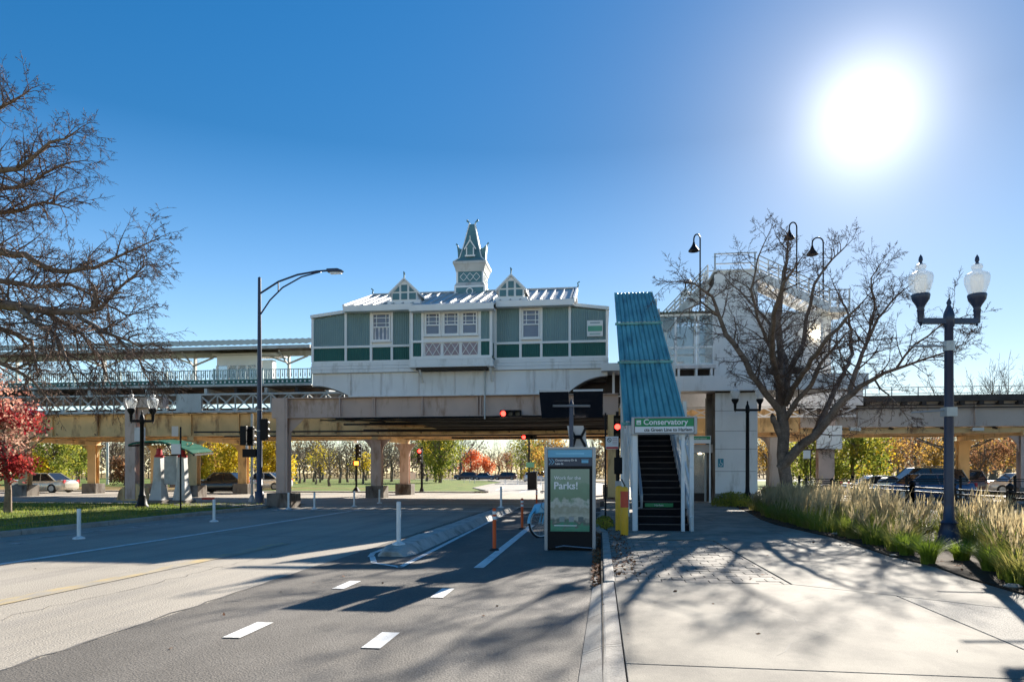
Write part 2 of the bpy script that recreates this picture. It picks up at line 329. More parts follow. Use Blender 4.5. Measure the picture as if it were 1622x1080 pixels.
# left verge
VP_ = [(-13.95,-12), (-13.95,27), (-14.6,29.3), (-17,30.6), (-60,30.6), (-60,-12)]
verge = sheet('lawn', VP_, .1, 'lawn', th=.12)
path_pts = [G(-60,838,.1), G(0,833,.1), G(120,821,.1), G(233,810.5,.1), G(330,803.5,.1), G(400,801,.1)]
b = MB(); up = []; lo = []
for p in path_pts: up.append((p.x, p.y+.75)); lo.append((p.x, p.y-.75))
pth = MB()
for i in range(len(up)-1): pth.add([(lo[i][0],lo[i][1],.112),(lo[i+1][0],lo[i+1][1],.112),(up[i+1][0],up[i+1][1],.112),(up[i][0],up[i][1],.112)], [(0,1,2,3)])
pth.build('footpath', 'concrete', kind='structure')
sheet('corner_pavement', [(-13.95,27.3), (-14.6,29.3), (-17,30.6), (-60,30.6), (-60,29.4), (-19,28.6), (-17.5,27.2)], .114, 'concrete')
lk = empty('left_kerb', (-13.8,0,0), kind='structure')
y = -11.9
while y < 26.5:
    MB().box(-13.97, -13.78, y, y+2.96, -.05, .125).build('kerb_stone', 'kerb', lk, bevel=.02); y += 3
pp = [(-13.88,27.1), (-14.2,28.6), (-14.9,29.7), (-16.0,30.5), (-17.5,30.8)]
for p, q in zip(pp, pp[1:]): MB().beam((p[0],p[1],.04), (q[0],q[1],.04), .17, .17).build('kerb_stone', 'kerb', lk)
for k in range(12): MB().box(-17.6-3*k-2.96, -17.6-3*k, 30.72, 30.9, -.05, .125).build('kerb_stone', 'kerb', lk)
# right pavement: slabs with recessed joints
pav = sheet('right_pavement', rect(.02, 40, -12, 34.4), .082, 'joint', th=.11)
def inset(poly, d):
    n = len(poly); a = sum(poly[i][0]*poly[(i+1)%n][1]-poly[(i+1)%n][0]*poly[i][1] for i in range(n))
    if a < 0: poly = poly[::-1]
    res = []
    for i in range(n):
        p0, p1, p2 = Vector(poly[i-1][:2]), Vector(poly[i][:2]), Vector(poly[(i+1)%n][:2])
        e1 = (p1-p0).normalized(); e2 = (p2-p1).normalized(); n1 = Vector((-e1.y,e1.x)); n2 = Vector((-e2.y,e2.x))
        k = (n1+n2); k = k/max(.35, k.length_squared/2) if k.length > 1e-6 else n1
        res.append((p1.x+k.x*d, p1.y+k.y*d))
    return res
s_ = lambda px, py: tuple(G(px, py, .1)[:2])
a_, b_, c_, d_, e_ = s_(1130,855), s_(1255,925), s_(1420,943), s_(1622,966), s_(1622,1028)
l1, l2 = s_(986,1050), s_(1622,1075); X0 = .182
yb = b_[1]
dx = (7.5, d_[1]-.1)
slabs = [([(X0,-3), (7.5,-3), (7.5,l2[1]), l2, (X0,l1[1])], 'concrete'), ([(X0,l1[1]), l2, (7.5,l2[1]), (7.5,e_[1]-1), e_, c_, b_, (X0,yb)], 'concrete'),
         ([c_, e_, (7.5,e_[1]-1), dx, d_], 'aggregate'), ([a_, b_, c_, d_, dx, (7.5,a_[1])], 'concrete'),
         ([(X0,a_[1]), (4.1,a_[1]), (4.1,19.8), (X0,19.8)], 'concrete'), ([(4.1,a_[1]), (7.5,a_[1]), (7.5,19.8), (4.1,19.8)], 'concrete'),
         (rect(X0,3.2,19.8,24.6), 'concrete'), (rect(3.2,7.5,19.8,24.6), 'concrete'), (rect(X0,3.2,24.6,29.4), 'concrete'), (rect(3.2,7.5,24.6,29.4), 'concrete'),
         (rect(X0,4.3,29.4,34.4), 'concrete'), (rect(4.3,12,29.4,34.4), 'concrete')]
for k, (poly, m_) in enumerate(slabs):
    MB().prism(inset(poly, .007), .05, .1).build('slab', m_, pav, bevel=.006)
# brick pavers inside the triangle left of the diagonal joint
bl, bw = .30, .205
def inside(x, y):   # left of the line a_->b_
    t = (y-a_[1])/(b_[1]-a_[1]); return x < a_[0]+(b_[0]-a_[0])*t
bm_full = MB().box(-bl/2+.007, bl/2-.007, -bw/2+.007, bw/2-.007, -.04, 0); bme = None
row = 0; yy = yb+bw/2+.02; nb = 0
while yy < a_[1]-bw/2:
    xx = X0+.015+(bl/2 if row % 2 == 0 else 0); 
    if row % 2: pass
    while True:
        xe0, xe1 = [a_[0]+(b_[0]-a_[0])*(q-a_[1])/(b_[1]-a_[1]) for q in (yy-bw/2, yy+bw/2)]
        if xx+bl/2 > min(xe0, xe1)-.01:          # bricks cut to the diagonal joint
            for k in range(2):
                x0c = xx-bl/2+k*bl+.007; t0, t1 = min(x0c+bl-.014, xe0-.02), min(x0c+bl-.014, xe1-.02)
                if min(t0, t1) > x0c+.03: MB().prism([(x0c,yy-bw/2+.007), (t0,yy-bw/2+.007), (t1,yy+bw/2-.007), (x0c,yy+bw/2-.007)], .05, .097).build('brick', 'brick', pav); nb += 1
            break
        if nb < 298:
            if bme is None:
                o = bm_full.build('brick', 'brick', pav); bme = o.data
            else: o = link('brick', bme, pav)
            o.location = (xx, yy, .098+random.uniform(-.006,.004)); o.rotation_euler = (random.uniform(-.012,.012), random.uniform(-.012,.012), random.uniform(-.02,.02)); nb += 1
        xx += bl
    yy += bw; row += 1
print('bricks', nb)
# the kerb line on the right of the road
rk = empty('right_kerb', (0,0,0), kind='structure')
cuts = [-12,-9,-6,-3, G(940,1040)[1]-.0, 5.75, 7.1, 9.0, 10.4, 12.1, 14.2, 16.4]
for y0, y1 in zip(cuts, cuts[1:]):
    x0 = -.2+.02*y0/2 if y0 < 9 else .03
    if y0 < 8.9:
        x0b = -.2+.014*y0; x1b = -.2+.014*y1
        ya, yb_ = y0+.005, y1-.005
        MB().add([(x0b-.02,ya,-.05),(.178,ya,-.05),(.178,yb_,-.05),(x1b-.02,yb_,-.05),(x0b-.02,ya,.014),(.05,ya,.088),(.178,ya,.1),(x1b-.02,yb_,.014),(.05,yb_,.088),(.178,yb_,.1)], [(3,2,1,0),(4,5,8,7),(5,6,9,8),(1,2,9,6),(3,0,4,7),(0,1,6,5,4),(2,3,7,8,9)]).build('kerb_stone', 'kerb', rk)
    else: MB().prism(inset([(.05,y0), (.20,y0), (.20,y1), (.05,y1)], .004), -.05, .112).build('kerb_stone', 'kerb', rk, bevel=.02)
for y0, y1 in zip([9.0,11.2,13.4,15.8], [11.2,13.4,15.8,18]): MB().prism(inset([(-.2+.012*y0,y0), (-.02,y0), (-.02,y1), (-.2+.012*y1,y1)], .005), -.05, .035).build('gutter_slab', 'kerb', rk)
pk = [(.12,16.4), (-.05,17.6), (-.1,19), (.0,21), (.1,24), (.1,28), (.9,30.2), (2.5,31.3), (5,31.5)]
for p, q in zip(pk, pk[1:]): MB().beam((p[0],p[1],.03), (q[0],q[1],.03), .16, .17).build('kerb_stone', 'kerb', rk)
# planting bed
bedx = [(5.6,31), (5.3,26.5), (4.75,21.5), (4.67,19.3), (4.95,15.6), (4.8,12.4), (4.93,11), (4.8,9.85), (4.8,8.8), (4.95,6.5), (5.1,2)]
bed = sheet('planting_bed', bedx+[(9,2), (9,31)], .125, 'soil', th=.04)
# beyond the cross street
sheet('far_verge', [(-220,50), (-8.4,50), (-11.3,62), (-12.7,80), (-13.7,98), (-19.3,120), (-34,140), (-80,150), (-80,160), (-220,160)], .06, 'lawn', th=.05)
fs = sheet('far_pavement', rect(-220,-8.6,50,51.6), .075, 'concrete', th=.06)
sheet('worn_track', [(-60,61), (-17,58), (-17,60), (-60,66)], .066, 'drygrass')
sheet('west_dirt_verge', [(-220,51.7), (-27,51.7), (-30,64), (-220,70)], .068, 'drygrass')
sheet('right_lawn', rect(14,220,52,120), .05, 'lawn', th=.04)
rvk = empty('far_kerb', (-8.4,50,0), kind='structure')
pk = [(-9,50.0), (-8.3,50.8), (-8.6,53), (-9.8,57), (-11.3,62), (-12.7,80), (-13.7,98), (-19.3,120)]
for p, q in zip(pk, pk[1:]): MB().beam((p[0],p[1],.05), (q[0],q[1],.05), .25, .16).build('kerb_stone', 'kerb', rvk)
pk = [(9,50.3), (5.5,50.8), (3.8,53), (3.4,75), (.2,100), (-7.8,128)]
for p, q in zip(pk, pk[1:]): MB().beam((p[0],p[1],.05), (q[0],q[1],.05), .25, .16).build('kerb_stone', 'kerb', rvk)
# painted markings
def strip(b, p, q, wd, z=.008):
    p, q = Vector(p).to_2d(), Vector(q).to_2d(); d = (q-p).normalized(); n = Vector((-d.y, d.x))*wd/2
    b.add([(p.x-n.x,p.y-n.y,z), (p.x+n.x,p.y+n.y,z), (q.x+n.x,q.y+n.y,z), (q.x-n.x,q.y-n.y,z)], [(3,2,1,0)])
def marking(name, segs, m, wd=.12, z=.0085):
    b = MB()
    for p, q in segs: strip(b, p, q, wd, z)
    o = b.build(name, m); o['kind'] = 'structure'
marking('lane_edge_line', [((-9.82,-2), (-9.5,30.2))], 'paint', .16)
marking('yellow_centre_line', [((-7.15,-2), (-6.62,14))], 'yellow_line', .3)
marking('left_lane_line', [((-12.9,8), (-12.5,27.5))], 'paint_old', .1)
marking('bike_lane_line', [((-1.88,10.7), (-1.9,19.6))], 'paint', .16, .0125)
def dash(x, y0, y1, w_=.17): marking('lane_dash', [((x, y0), (x, y1))], 'paint', w_, .0125)
dash(-3.3, 5.9, 6.55); dash(-1.93, 5.7, 6.28); dash(-3.33, 8.55, 9.2, .16); dash(-1.93, 8.1, 8.75, .16); dash(-3.35,3.0,3.6); dash(-1.95,2.9,3.5)
marking('island_outline', [((-4.02,11.85), (-4.18,12.5)), ((-4.02,11.95), (-3.7,11.1)), ((-3.75,11.12), (-3.08,10.62)), ((-3.12,10.55), (-3.3,20)), ((-3.3,20), (-3.45,30)), ((-4.16,12.4), (-4.25,19))], 'paint', .1, .0125)
for k, (y0, xa, xb) in enumerate([(23.3,-3.3,.1), (26.0,-12.8,.1), (29.6,-12.6,-.3), (33.2,-9,-.5)]):
    marking('crosswalk_line', [((xa, y0), (xb, y0))], 'paint_old' if k == 0 else 'paint', .28, .0165)
marking('far_lane_line', [((-6,52), (-6.3,75)), ((-6.3,75), (-10,100)), ((-10,100), (-17,116)), ((-8.7,58), (-9.6,70)), ((2.4,56),(2.2,75)), ((2.2,75),(-1,98))], 'paint', .16, .008)
marking('turn_arrow_marks', [((-12.7,17.5), (-12.2,17.3)), ((-12.3,13.2),(-11.9,13.1)), ((-12.6,21.5),(-12.0,21.6))], 'paint_old', .15, .008)
# leaf litter in the gutter, on the pavement, on the lawn
def litter(n, fx, size, z): 
    P = np.array([fx() for _ in range(n)]); P = np.column_stack([P, np.full(n, z)+RS.rand(n)*.012]); return P
P = np.concatenate([litter(1500, lambda: (random.uniform(-.02,.06), random.uniform(9.2,18)), .05, .035),
    litter(420, lambda: (random.uniform(.2,.55)**1.0, random.uniform(9.5,17)), .05, .112), litter(220, lambda: (random.uniform(5.0,5.5), random.uniform(9,30)), .05, .13),
    litter(900, lambda: (random.uniform(-.12,0), random.uniform(9,18)), .05, .038)])
V, F = leaf_quads(P, .05, .8); o = npmesh('fallen_leaves', V, F, 'litter'); tag(o, 'brown fallen leaves gathered in the gutter beside the kerb', 'leaves', kind='stuff')
P = np.concatenate([litter(70, lambda: (random.uniform(-4,4.7), random.uniform(4,16)), .05, .11 ), ]); P[:,2] = np.where(P[:,0] > .0, .106, .014)
P = np.concatenate([P, litter(500, lambda: (random.uniform(-30,-14.2), random.uniform(13,28)), .05, .14)])
V, F = leaf_quads(P, .05, .85); o = npmesh('scattered_leaves', V, F, 'litter'); tag(o, 'single dry leaves scattered over the lawn, road and pavement', 'leaves', kind='stuff')
# lawn blades
n = 26000; P = np.column_stack([RS.uniform(-34,-14.0,n), RS.uniform(12.5,29,n), np.full(n,.1)])
ppx = np.array([[p.x,p.y] for p in path_pts]); py_ = np.interp(P[:,0], ppx[:,0], ppx[:,1]); P = P[np.abs(P[:,1]-py_) > .85]; n = len(P)
V, F = blades(P, .05+.06*RS.rand(n), np.full(n,.02), RS.rand(n)*.8, RS.rand(n)*6.28, 1); o = npmesh('lawn_grass', V, F, 'blade'); tag(o, 'short mown grass between the left kerb and the footpath', 'grass', kind='stuff')
mt['separator'] = M('pale_cast_concrete', (.48, .45, .41), .85, var=.15, vs=1.5, bump=.1, bs=50, world=True, col2=(.26, .24, .21), c2amt=.5, c2scale=(2.5, 2.5, 3), spec=.25)
# a concrete lane separator with end blocks and two posts
sepx = -3.68
sep = empty('lane_separator', (sepx,12.2,0), 'low weathered concrete lane separator with a white post at each end', 'traffic island')
prof = [(-.36,0), (-.2,.17), (.16,.17), (.34,0)]
ysec = [(12.0,.72,.55), (12.35,1,1.02), (13.4,1,1.0), (14.6,.98,1.06)]
b = MB()
for (y0, w0, h0), (y1, w1, h1) in zip(ysec, ysec[1:]):
    vs = [(sepx+x*w0, y0, z*h0) for x, z in prof]+[(sepx+x*w1, y1, z*h1) for x, z in prof]
    b.add(vs, [(0,1,5,4), (1,2,6,5), (2,3,7,6)]+([(3,2,1,0)] if y0 == 12.0 else []))
b.build('end_block', 'separator', sep, bevel=.02)
y = 14.64
while y < 27:
    MB().add([(sepx+x*(.95+random.uniform(-.04,.04)), yy2, z*h) for yy2 in (y, y+1.5) for h in [random.uniform(.92,1.05)] for x, z in prof], [(3,2,1,0), (4,5,6,7), (0,1,5,4), (1,2,6,5), (2,3,7,6)]).build('separator_block', 'separator', sep, bevel=.02); y += 1.53

# cracks, sealed seams, a manhole and patched asphalt
mt['crack'] = M('crack_sealant', (.11, .1, .09), .8, var=.3, vs=5, bump=0, world=True)
def crack(name, pts, wd, m='crack', z=.0065, jit=.05):
    b = MB(); Q = []
    for p, q in zip(pts, pts[1:]):
        n = max(2, int((Vector(q)-Vector(p)).length/.22))
        for i in range(n): f = i/n; Q.append((p[0]+(q[0]-p[0])*f+random.gauss(0,jit), p[1]+(q[1]-p[1])*f+random.gauss(0,jit)))
    Q.append(pts[-1])
    for p, q in zip(Q, Q[1:]): strip(b, p, q, wd*random.uniform(.6,1.3), z)
    o = b.build(name, m); o['kind'] = 'structure'
crack('road_crack', [(-4.52,-2), (-4.5,8), (-4.47,14), (-4.5,27)], .03, jit=.015)
crack('road_crack', [(-8.9,9.8), (-7,10.4), (-4.6,10.2)], .01); crack('road_crack', [(-12.8,15.5), (-9.8,15.9), (-7.4,15.4), (-4.6,15.8)], .025)
crack('road_crack', [(-4.3,7.6), (-2.8,7.9), (-1.2,7.5), (-.1,7.7)], .007, z=.0125, jit=.02)
crack('road_crack', [(-6.2,5), (-6.0,8), (-5.9,12), (-5.8,18)], .009, jit=.04)
crack('pavement_crack', [(1.3,5.5), (1.9,6.3), (1.7,7.4), (2.4,8.2)], .006, z=.1015, jit=.03); crack('pavement_crack', [(4.0,7.2), (3.6,8.2), (3.9,8.6)], .006, z=.1015, jit=.03)
# ================================================================ STATION HOUSE
HY = 28.3; BY = 27.7
hx = lambda px: wx(px, HY); hb = lambda px: wx(px, BY)
house = empty('station_house', (hx(730), HY, 4.7), 'green and white Victorian station house with a turret spanning the street', 'station')
ZB, ZD, ZT = 6.21, 6.80, 8.25
def ribbed(name, m, x0, x1, z0, z1, y, parent, z1b=None, pitch=.085):
    """siding with shallow vertical ribs; z1 at x0, z1b at x1"""
    z1b = z1 if z1b is None else z1b; n = max(2, int((x1-x0)/pitch)); b = MB(); vs = []
    for i in range(n*4+1):
        x = x0+(x1-x0)*i/(n*4); d = (0, 0, .018, .018)[i % 4]; z = z1+(z1b-z1)*(x-x0)/(x1-x0)
        vs += [(x, y+d, z0), (x, y+d, z)]
    fs = [(2*i, 2*i+2, 2*i+3, 2*i+1) for i in range(n*4)]; b.add(vs, fs); return b.build(name, m, parent)
XL, XR = hx(495), hx(963); XA, XB = hx(548), hx(903)
ZWL = 8.02; ZWR = 8.02
# solid core behind the siding (dark inside)
core = MB().box(XL+.05, XR-.05, HY+.06, HY+9, 5.8, 8.0).build('core_wall', 'sage', house)
MB().box(XA+.05, XB-.05, HY+.07, HY+7.1, 8.0, 8.3).build('core_wall', 'sage', house)
pan = [(497,546,ZWL,8.2), (550,587,ZT,ZT), (622,649,ZT,ZT), (786,823,ZT,ZT), (859,901,ZT,ZT), (905,961,8.2,ZWR)]
for a, c, z1, z1b in pan:
    ribbed('siding_panel', 'sage', hx(a), hx(c), ZD+.05, z1, HY, house, z1b)
    ribbed('dado_panel', 'dkgreen', hx(a), hx(c), ZB, ZD-.04, HY, house)
ribbed('dado_panel', 'dkgreen', hx(591), hx(619), ZB, ZD-.04, HY, house); ribbed('dado_panel', 'dkgreen', hx(827), hx(855), ZB, ZD-.04, HY, house)
def post(px, z0, z1, y=HY, w_=.1, f=wx): return bx('trim_post', 'trim', house, f(px, y)-w_/2, f(px, y)+w_/2, y-.045, y+.05, z0, z1)
for px, z1 in ((495.5,ZWL), (548,ZT), (588,ZT), (621,ZT), (650.5,ZT), (785,ZT), (824.5,ZT), (857.5,ZT), (902.5,ZT), (961.5,ZWR)): post(px, ZB-.02, z1)
for px in (587, 622, 824, 858): pass
def rail(x0, x1, z, y, h=.09, nm='trim_rail', dep=.055): return bx(nm, 'trim', house, x0, x1, y-dep, y+.04, z-h/2, z+h/2)
rail(XL, hx(650), ZD, HY); rail(hx(785), XR, ZD, HY); rail(XL, hx(650), ZB-.06, HY, .12); rail(hx(785), XR, ZB-.06, HY, .12)
# apron boards under the wall
for z0, z1, o_ in ((6.0,6.13,.06), (5.86,5.985,.1), (5.7,5.845,.13)):
    bx('apron_board', 'white', house, XL-.02, XR+.02, HY-o_, HY+.1, z0, z1)
# sloping caps of the end wings
for x0, x1, z0, z1 in ((XL-.05,XA,ZWL+.02,8.22), (XB,XR+.05,8.24,ZWR+.02)):
    MB().prismy([(x0,z0), (x1,z1), (x1,z1+.13), (x0,z0+.13)], HY-.12, HY+7).build('wing_roof', 'trim', house)
def window(x0, x1, z0, z1, y, parent, split=.5, curtain=False):
    f = MB(); t = .055
    f.box(x0, x0+t, y-.05, y+.03, z0, z1).box(x1-t, x1, y-.05, y+.03, z0, z1).box(x0+t, x1-t, y-.05, y+.03, z0, z0+t).box(x0+t, x1-t, y-.05, y+.03, z1-t, z1)
    win = f.build('window', 'trim', parent)
    zs = z0+(z1-z0)*split; W = x1-x0
    bx('pane', 'pane', win, x0+t, x1-t, y+.012, y+.02, z0+t, z1-t)
    bx('meeting_rail', 'trim', win, x0+t, x1-t, y-.035, y+.008, zs-.025, zs+.025)
    m = MB(); xi0, xi1 = x0+t, x1-t; zi0, zi1 = zs+.025, z1-t
    for fr in (.2, .8): x = xi0+(xi1-xi0)*fr; m.box(x-.014, x+.014, y-.02, y+.006, zi0, zi1)
    for fr in (.28, .72): z = zi0+(zi1-zi0)*fr; m.box(xi0, xi1, y-.018, y+.004, z-.014, z+.014)
    m.build('glazing_bar', 'trim', win); bx('sill', 'trim', win, x0-.05, x1+.05, y-.1, y-.0, z0-.06, z0)
    if curtain:
        c = MB()
        for k in range(4): xx = xi0+.03+k*(xi1-xi0)/4; c.box(xx, xx+(xi1-xi0)/9, y+.006, y+.011, z0+t, zs-.02)
        c.build('curtain', 'curtain', win)
    return win
bx('wall_panel', 'trim', house, hx(589), hx(620), HY+.02, HY+.05, ZD, ZT); bx('wall_panel', 'trim', house, hx(825), hx(857), HY+.02, HY+.05, ZD, ZT)
window(hx(590), hx(618.5), 7.02, 8.18, HY-.01, house, .5, True); window(hx(827), hx(855), 6.98, 8.16, HY-.01, house, .48)
# the bay
bx0, bx1 = hb(651), hb(779)
bay = MB().box(bx0+.03, bx1-.03, BY+.05, HY, 6.05, 8.1).build('bay', 'sage', house)
for a, c in ((655,668), (762,775)):
    ribbed('siding_panel', 'sage', hb(a), hb(c), ZD+.06, 8.08, BY, bay); ribbed('dado_panel', 'dkgreen', hb(a), hb(c), ZB+.02, ZD-.02, BY, bay)
for k, px in enumerate((652.5, 669.5, 760, 777.5)): bx('trim_post', 'trim', bay, hb(px)-.05, hb(px)+.05, BY-.045, BY+.05, ZB, 8.1)
bx('trim_rail', 'trim', bay, bx0, bx1, BY-.055, BY+.04, ZD-.01, ZD+.08); bx('trim_rail', 'trim', bay, bx0, bx1, BY-.055, BY+.04, ZB-.1, ZB+.02)
bx('apron_board', 'white', bay, bx0-.04, bx1+.04, BY-.08, HY, 5.86, 6.1); bx('apron_board', 'white', bay, bx0-.08, bx1+.08, BY-.12, HY, 5.78, 5.85)
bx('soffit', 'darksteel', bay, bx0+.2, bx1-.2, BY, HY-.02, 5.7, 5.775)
bx('wall_panel', 'trim', bay, hb(670), hb(759), BY+.02, BY+.045, ZB, 8.1)
for a, c in ((673.6,697.6), (702.4,727), (731.8,756.4)):
    window(hb(a), hb(c), 7.08, 8.0, BY-.012, bay, .45)
    q = MB(); x0, x1 = hb(a), hb(c); z0, z1 = ZB+.06, ZD-.04
    bx('lattice_backing', M('backing', (.36,.28,.3), .6), bay, x0, x1, BY+.0, BY+.015, z0, z1)
    for k in range(2):
        xa, xb = x0+(x1-x0)*k/2, x0+(x1-x0)*(k+1)/2
        q.beam((xa,BY-.02,z0), (xb,BY-.02,z1), .02, .045, (0,1,0)); q.beam((xa,BY-.024,z1), (xb,BY-.024,z0), .02, .045, (0,1,0))
    xa, xm = x0+(x1-x0)*.25, (z0+z1)/2
    q.build('lattice', 'trim', bay)
for s_i, x in ((-1, bx0), (1, bx1)):   # bay side walls with trim
    ribbed('side_panel', 'sage', x, x+.001, ZD, 8.0, BY, bay)
    for y in (BY+.03, HY-.06): bx('trim_post', 'trim', bay, x-.03, x+.03, y-.04, y+.04, ZB, 8.1)
    bx('side_dado', 'dkgreen', bay, x-.012, x+.012, BY+.08, HY-.1, ZB+.02, ZD-.02)
for px in (664, 776): MB().beam((hb(px), HY-.03, 5.25), (hb(px), BY+.05, 5.72), .07, .07).build('bracket', 'whitegirder', bay)
# main roof, standing seams
RY0, RY1 = HY-.42, HY+3.5; RZ0, RZ1 = 8.42, 9.86; RXL, RXR = wx(544, RY0), wx(909, RY0)
def roofpt(x, t, d=0): return (x, RY0+(RY1-RY0)*t, RZ0+(RZ1-RZ0)*t+d)
BRY0 = BY-.42; BRZ0 = RZ0-(RY0-BRY0)*(RZ1-RZ0)/(RY1-RY0)
rf = MB().add([roofpt(RXL,0), roofpt(RXR,0), roofpt(RXR,1), roofpt(RXL,1), (RXL,RY1+3.9,RZ0), (RXR,RY1+3.9,RZ0)]+[(x,y,z-.1) for x,y,z in (roofpt(RXL,0), roofpt(RXR,0), roofpt(RXR,1), roofpt(RXL,1), (RXL,RY1+3.9,RZ0), (RXR,RY1+3.9,RZ0))],
    [(0,1,2,3), (3,2,5,4), (6,9,8,7), (9,10,11,8), (0,6,7,1), (4,5,11,10), (1,7,8,2), (2,8,11,5), (0,3,9,6), (3,4,10,9)]).build('roof', 'roofmetal', house)
MB().add([(RXL+.1,RY0+.3,8.2),(RXL+.1,RY1,RZ1-.12),(RXL+.1,RY1+3.6,8.2)], [(0,1,2),(2,1,0)]).build('gable_wall', 'trim', house)
MB().add([(RXR-.1,RY0+.3,8.2),(RXR-.1,RY1,RZ1-.12),(RXR-.1,RY1+3.6,8.2)], [(0,1,2),(2,1,0)]).build('gable_wall', 'trim', house)
nx0, nx1 = wx(648, BRY0), wx(782, BRY0); sl_ = (RZ1-RZ0)/(RY1-RY0)
x = RXL+.02
while x < RXR:
    z0 = roofpt(x, 0.); MB().beam(roofpt(x,0,.03), roofpt(x,1,.03), .05, .07).build('roof_seam', 'roofmetal', rf); x += .41
br = MB().add([(nx0,BRY0,BRZ0+.02), (nx1,BRY0,BRZ0+.02), (nx1,RY0+.02,RZ0+.03), (nx0,RY0+.02,RZ0+.03), (nx0,BRY0,BRZ0-.06), (nx1,BRY0,BRZ0-.06), (nx1,RY0+.02,RZ0-.05), (nx0,RY0+.02,RZ0-.05)], [(0,1,2,3), (7,6,5,4), (0,4,5,1), (1,5,6,2), (3,7,4,0)]).build('bay_roof', 'roofmetal', house)
for (x0, x1, y, z) in ((RXL,nx0,RY0,RZ0), (nx1,RXR,RY0,RZ0), (nx0,nx1,BRY0,BRZ0+.015)): bx('fascia', 'trim', house, x0, x1, y-.05, y+.0, z-.22, z+.02)
for (x0, x1, y, z) in ((RXL,nx0,RY0,RZ0), (nx1,RXR,RY0,RZ0)): bx('soffit', 'trim', house, x0, x1, y, HY+.05, z-.2, z-.14)
bx('soffit', 'trim', house, nx0, nx1, BRY0, BY+.1, BRZ0-.2, BRZ0-.14)
MB().beam((RXL,RY1,RZ1+.04), (RXR,RY1,RZ1+.04), .14, .08).build('ridge_cap', 'roofmetal', rf)
for x in (RXL, RXR):
    MB().beam((x,RY0,RZ0-.02), (x,RY1,RZ1-.02), .08, .2).build('barge_board', 'trim', house)
    d = -1 if x == RXL else 1
    MB().tube([(x,RY1,RZ1), (x+.06*d,RY1,RZ1+.16), (x+.02*d,RY1,RZ1+.26), (x+.12*d,RY1,RZ1+.33)], [.05,.035,.03,.035], 6).build('finial', 'shingle', house)
# dormers
def dormer(px0, px1):
    y = HY-.05; x0, x1 = wx(px0,y), wx(px1,y); xm = (x0+x1)/2; z0 = 8.66; zm = 9.1; za = 9.62
    d = MB().prismy([(x0+.12,z0), (x1-.12,z0), (x1-.12,zm-.02), (xm,za-.08), (x0+.12,zm-.02)], y+.02, y+2.3).build('dormer', 'trim', house)
    yy = y-.01
    W = x1-x0-.24; xs = [x0+.12+W*f for f in (.02,.33,.36,.64,.67,.98)]
    for k in range(3): bx('dormer_panel', 'shingle', d, xs[2*k]+.03, xs[2*k+1]-.03, yy-.0, yy+.03, z0+.07, z0+.33)
    bx('dormer_panel', 'shingle', d, xs[2]+.03, xs[3]-.03, yy, yy+.03, z0+.4, z0+.68)
    for sg in (-1, 1):
        xo = xm+sg*W*.20; xe = xm+sg*W*.40
        MB().prismy([(xo,z0+.4), (xe,z0+.4), (xo,z0+.62)], yy, yy+.03).build('dormer_panel', 'shingle', d)
        xe2 = xm+sg*(x1-x0)/2; MB().prismy([(xe2,zm-.2), (xm,za-.06), (xm,za+.02), (xe2,zm-.1)] if sg < 0 else [(xe2,zm-.2), (xe2,zm-.1), (xm+.001,za+.02), (xm+.001,za-.06)], y-.06, y+2.4).build('dormer_roof', 'trim', d)
    MB().box(x0-.04, x1+.04, y-.03, y+.2, z0-.12, z0+.02).build('dormer_sill', 'trim', d)
    MB().tube([(xm,y,za-.05), (xm,y,za+.12), (xm+.01,y,za+.2), (xm-.03,y,za+.28)], [.03,.03,.045,.015], 6).build('finial', 'shingle', d)
dormer(615.5, 665); dormer(785, 834)
# turret
TY = HY+3.2; tcx = wx(744.5, TY); 
tur = MB().box(tcx-.62, tcx+.62, TY, TY+1.24, 9.4, 10.75).build('turret', 'shingle', house)
bx('turret_base', 'shingle', tur, tcx-.7, tcx+.7, TY-.08, TY+1.32, 9.3, 10.05); bx('turret_band', 'trim', tur, tcx-.72, tcx+.72, TY-.1, TY+1.34, 10.0, 10.08)
MB().add([(tcx-.72,TY-.1,10.08),(tcx+.72,TY-.1,10.08),(tcx+.72,TY+1.34,10.08),(tcx-.72,TY+1.34,10.08),(tcx-.63,TY-.01,10.25),(tcx+.63,TY-.01,10.25),(tcx+.63,TY+1.25,10.25),(tcx-.63,TY+1.25,10.25)], [(0,1,5,4),(1,2,6,5),(2,3,7,6),(3,0,4,7),(4,5,6,7)]).build('turret_skirt', 'trussgrey', tur)
for sx in (-.68, .68): bx('corner_board', 'trim', tur, tcx+sx-.04, tcx+sx+.04, TY-.1, TY-.06, 9.3, 10.0)
MB().tube([(tcx+.14*math.cos(t*math.pi/8), TY-.1, 9.82+.14*math.sin(t*math.pi/8)) for t in range(17)], .03, 5).build('round_moulding', 'trim', tur)
q = MB()
for face in range(2):
  for k in (-1,0,1):
    c = tcx+k*.3 if face == 0 else TY+.62+k*.3
    pts = [(c-.17,10.5), (c,10.68), (c+.17,10.5), (c,10.32)]
    for i in range(4):
        a, c2 = pts[i], pts[(i+1)%4]
        if face == 0: q.beam((a[0],TY-.012,a[1]), (c2[0],TY-.012,c2[1]), .03, .02)
        else: q.beam((tcx+.632,a[0],a[1]), (tcx+.632,c2[0],c2[1]), .03, .02)
q.build('diamond_trim', 'trim', tur)
for x in (-.6,.6): bx('corner_board', 'trim', tur, tcx+x-.04, tcx+x+.04, TY-.025, TY+.02, 10.2, 10.8)
cy = TY+.62
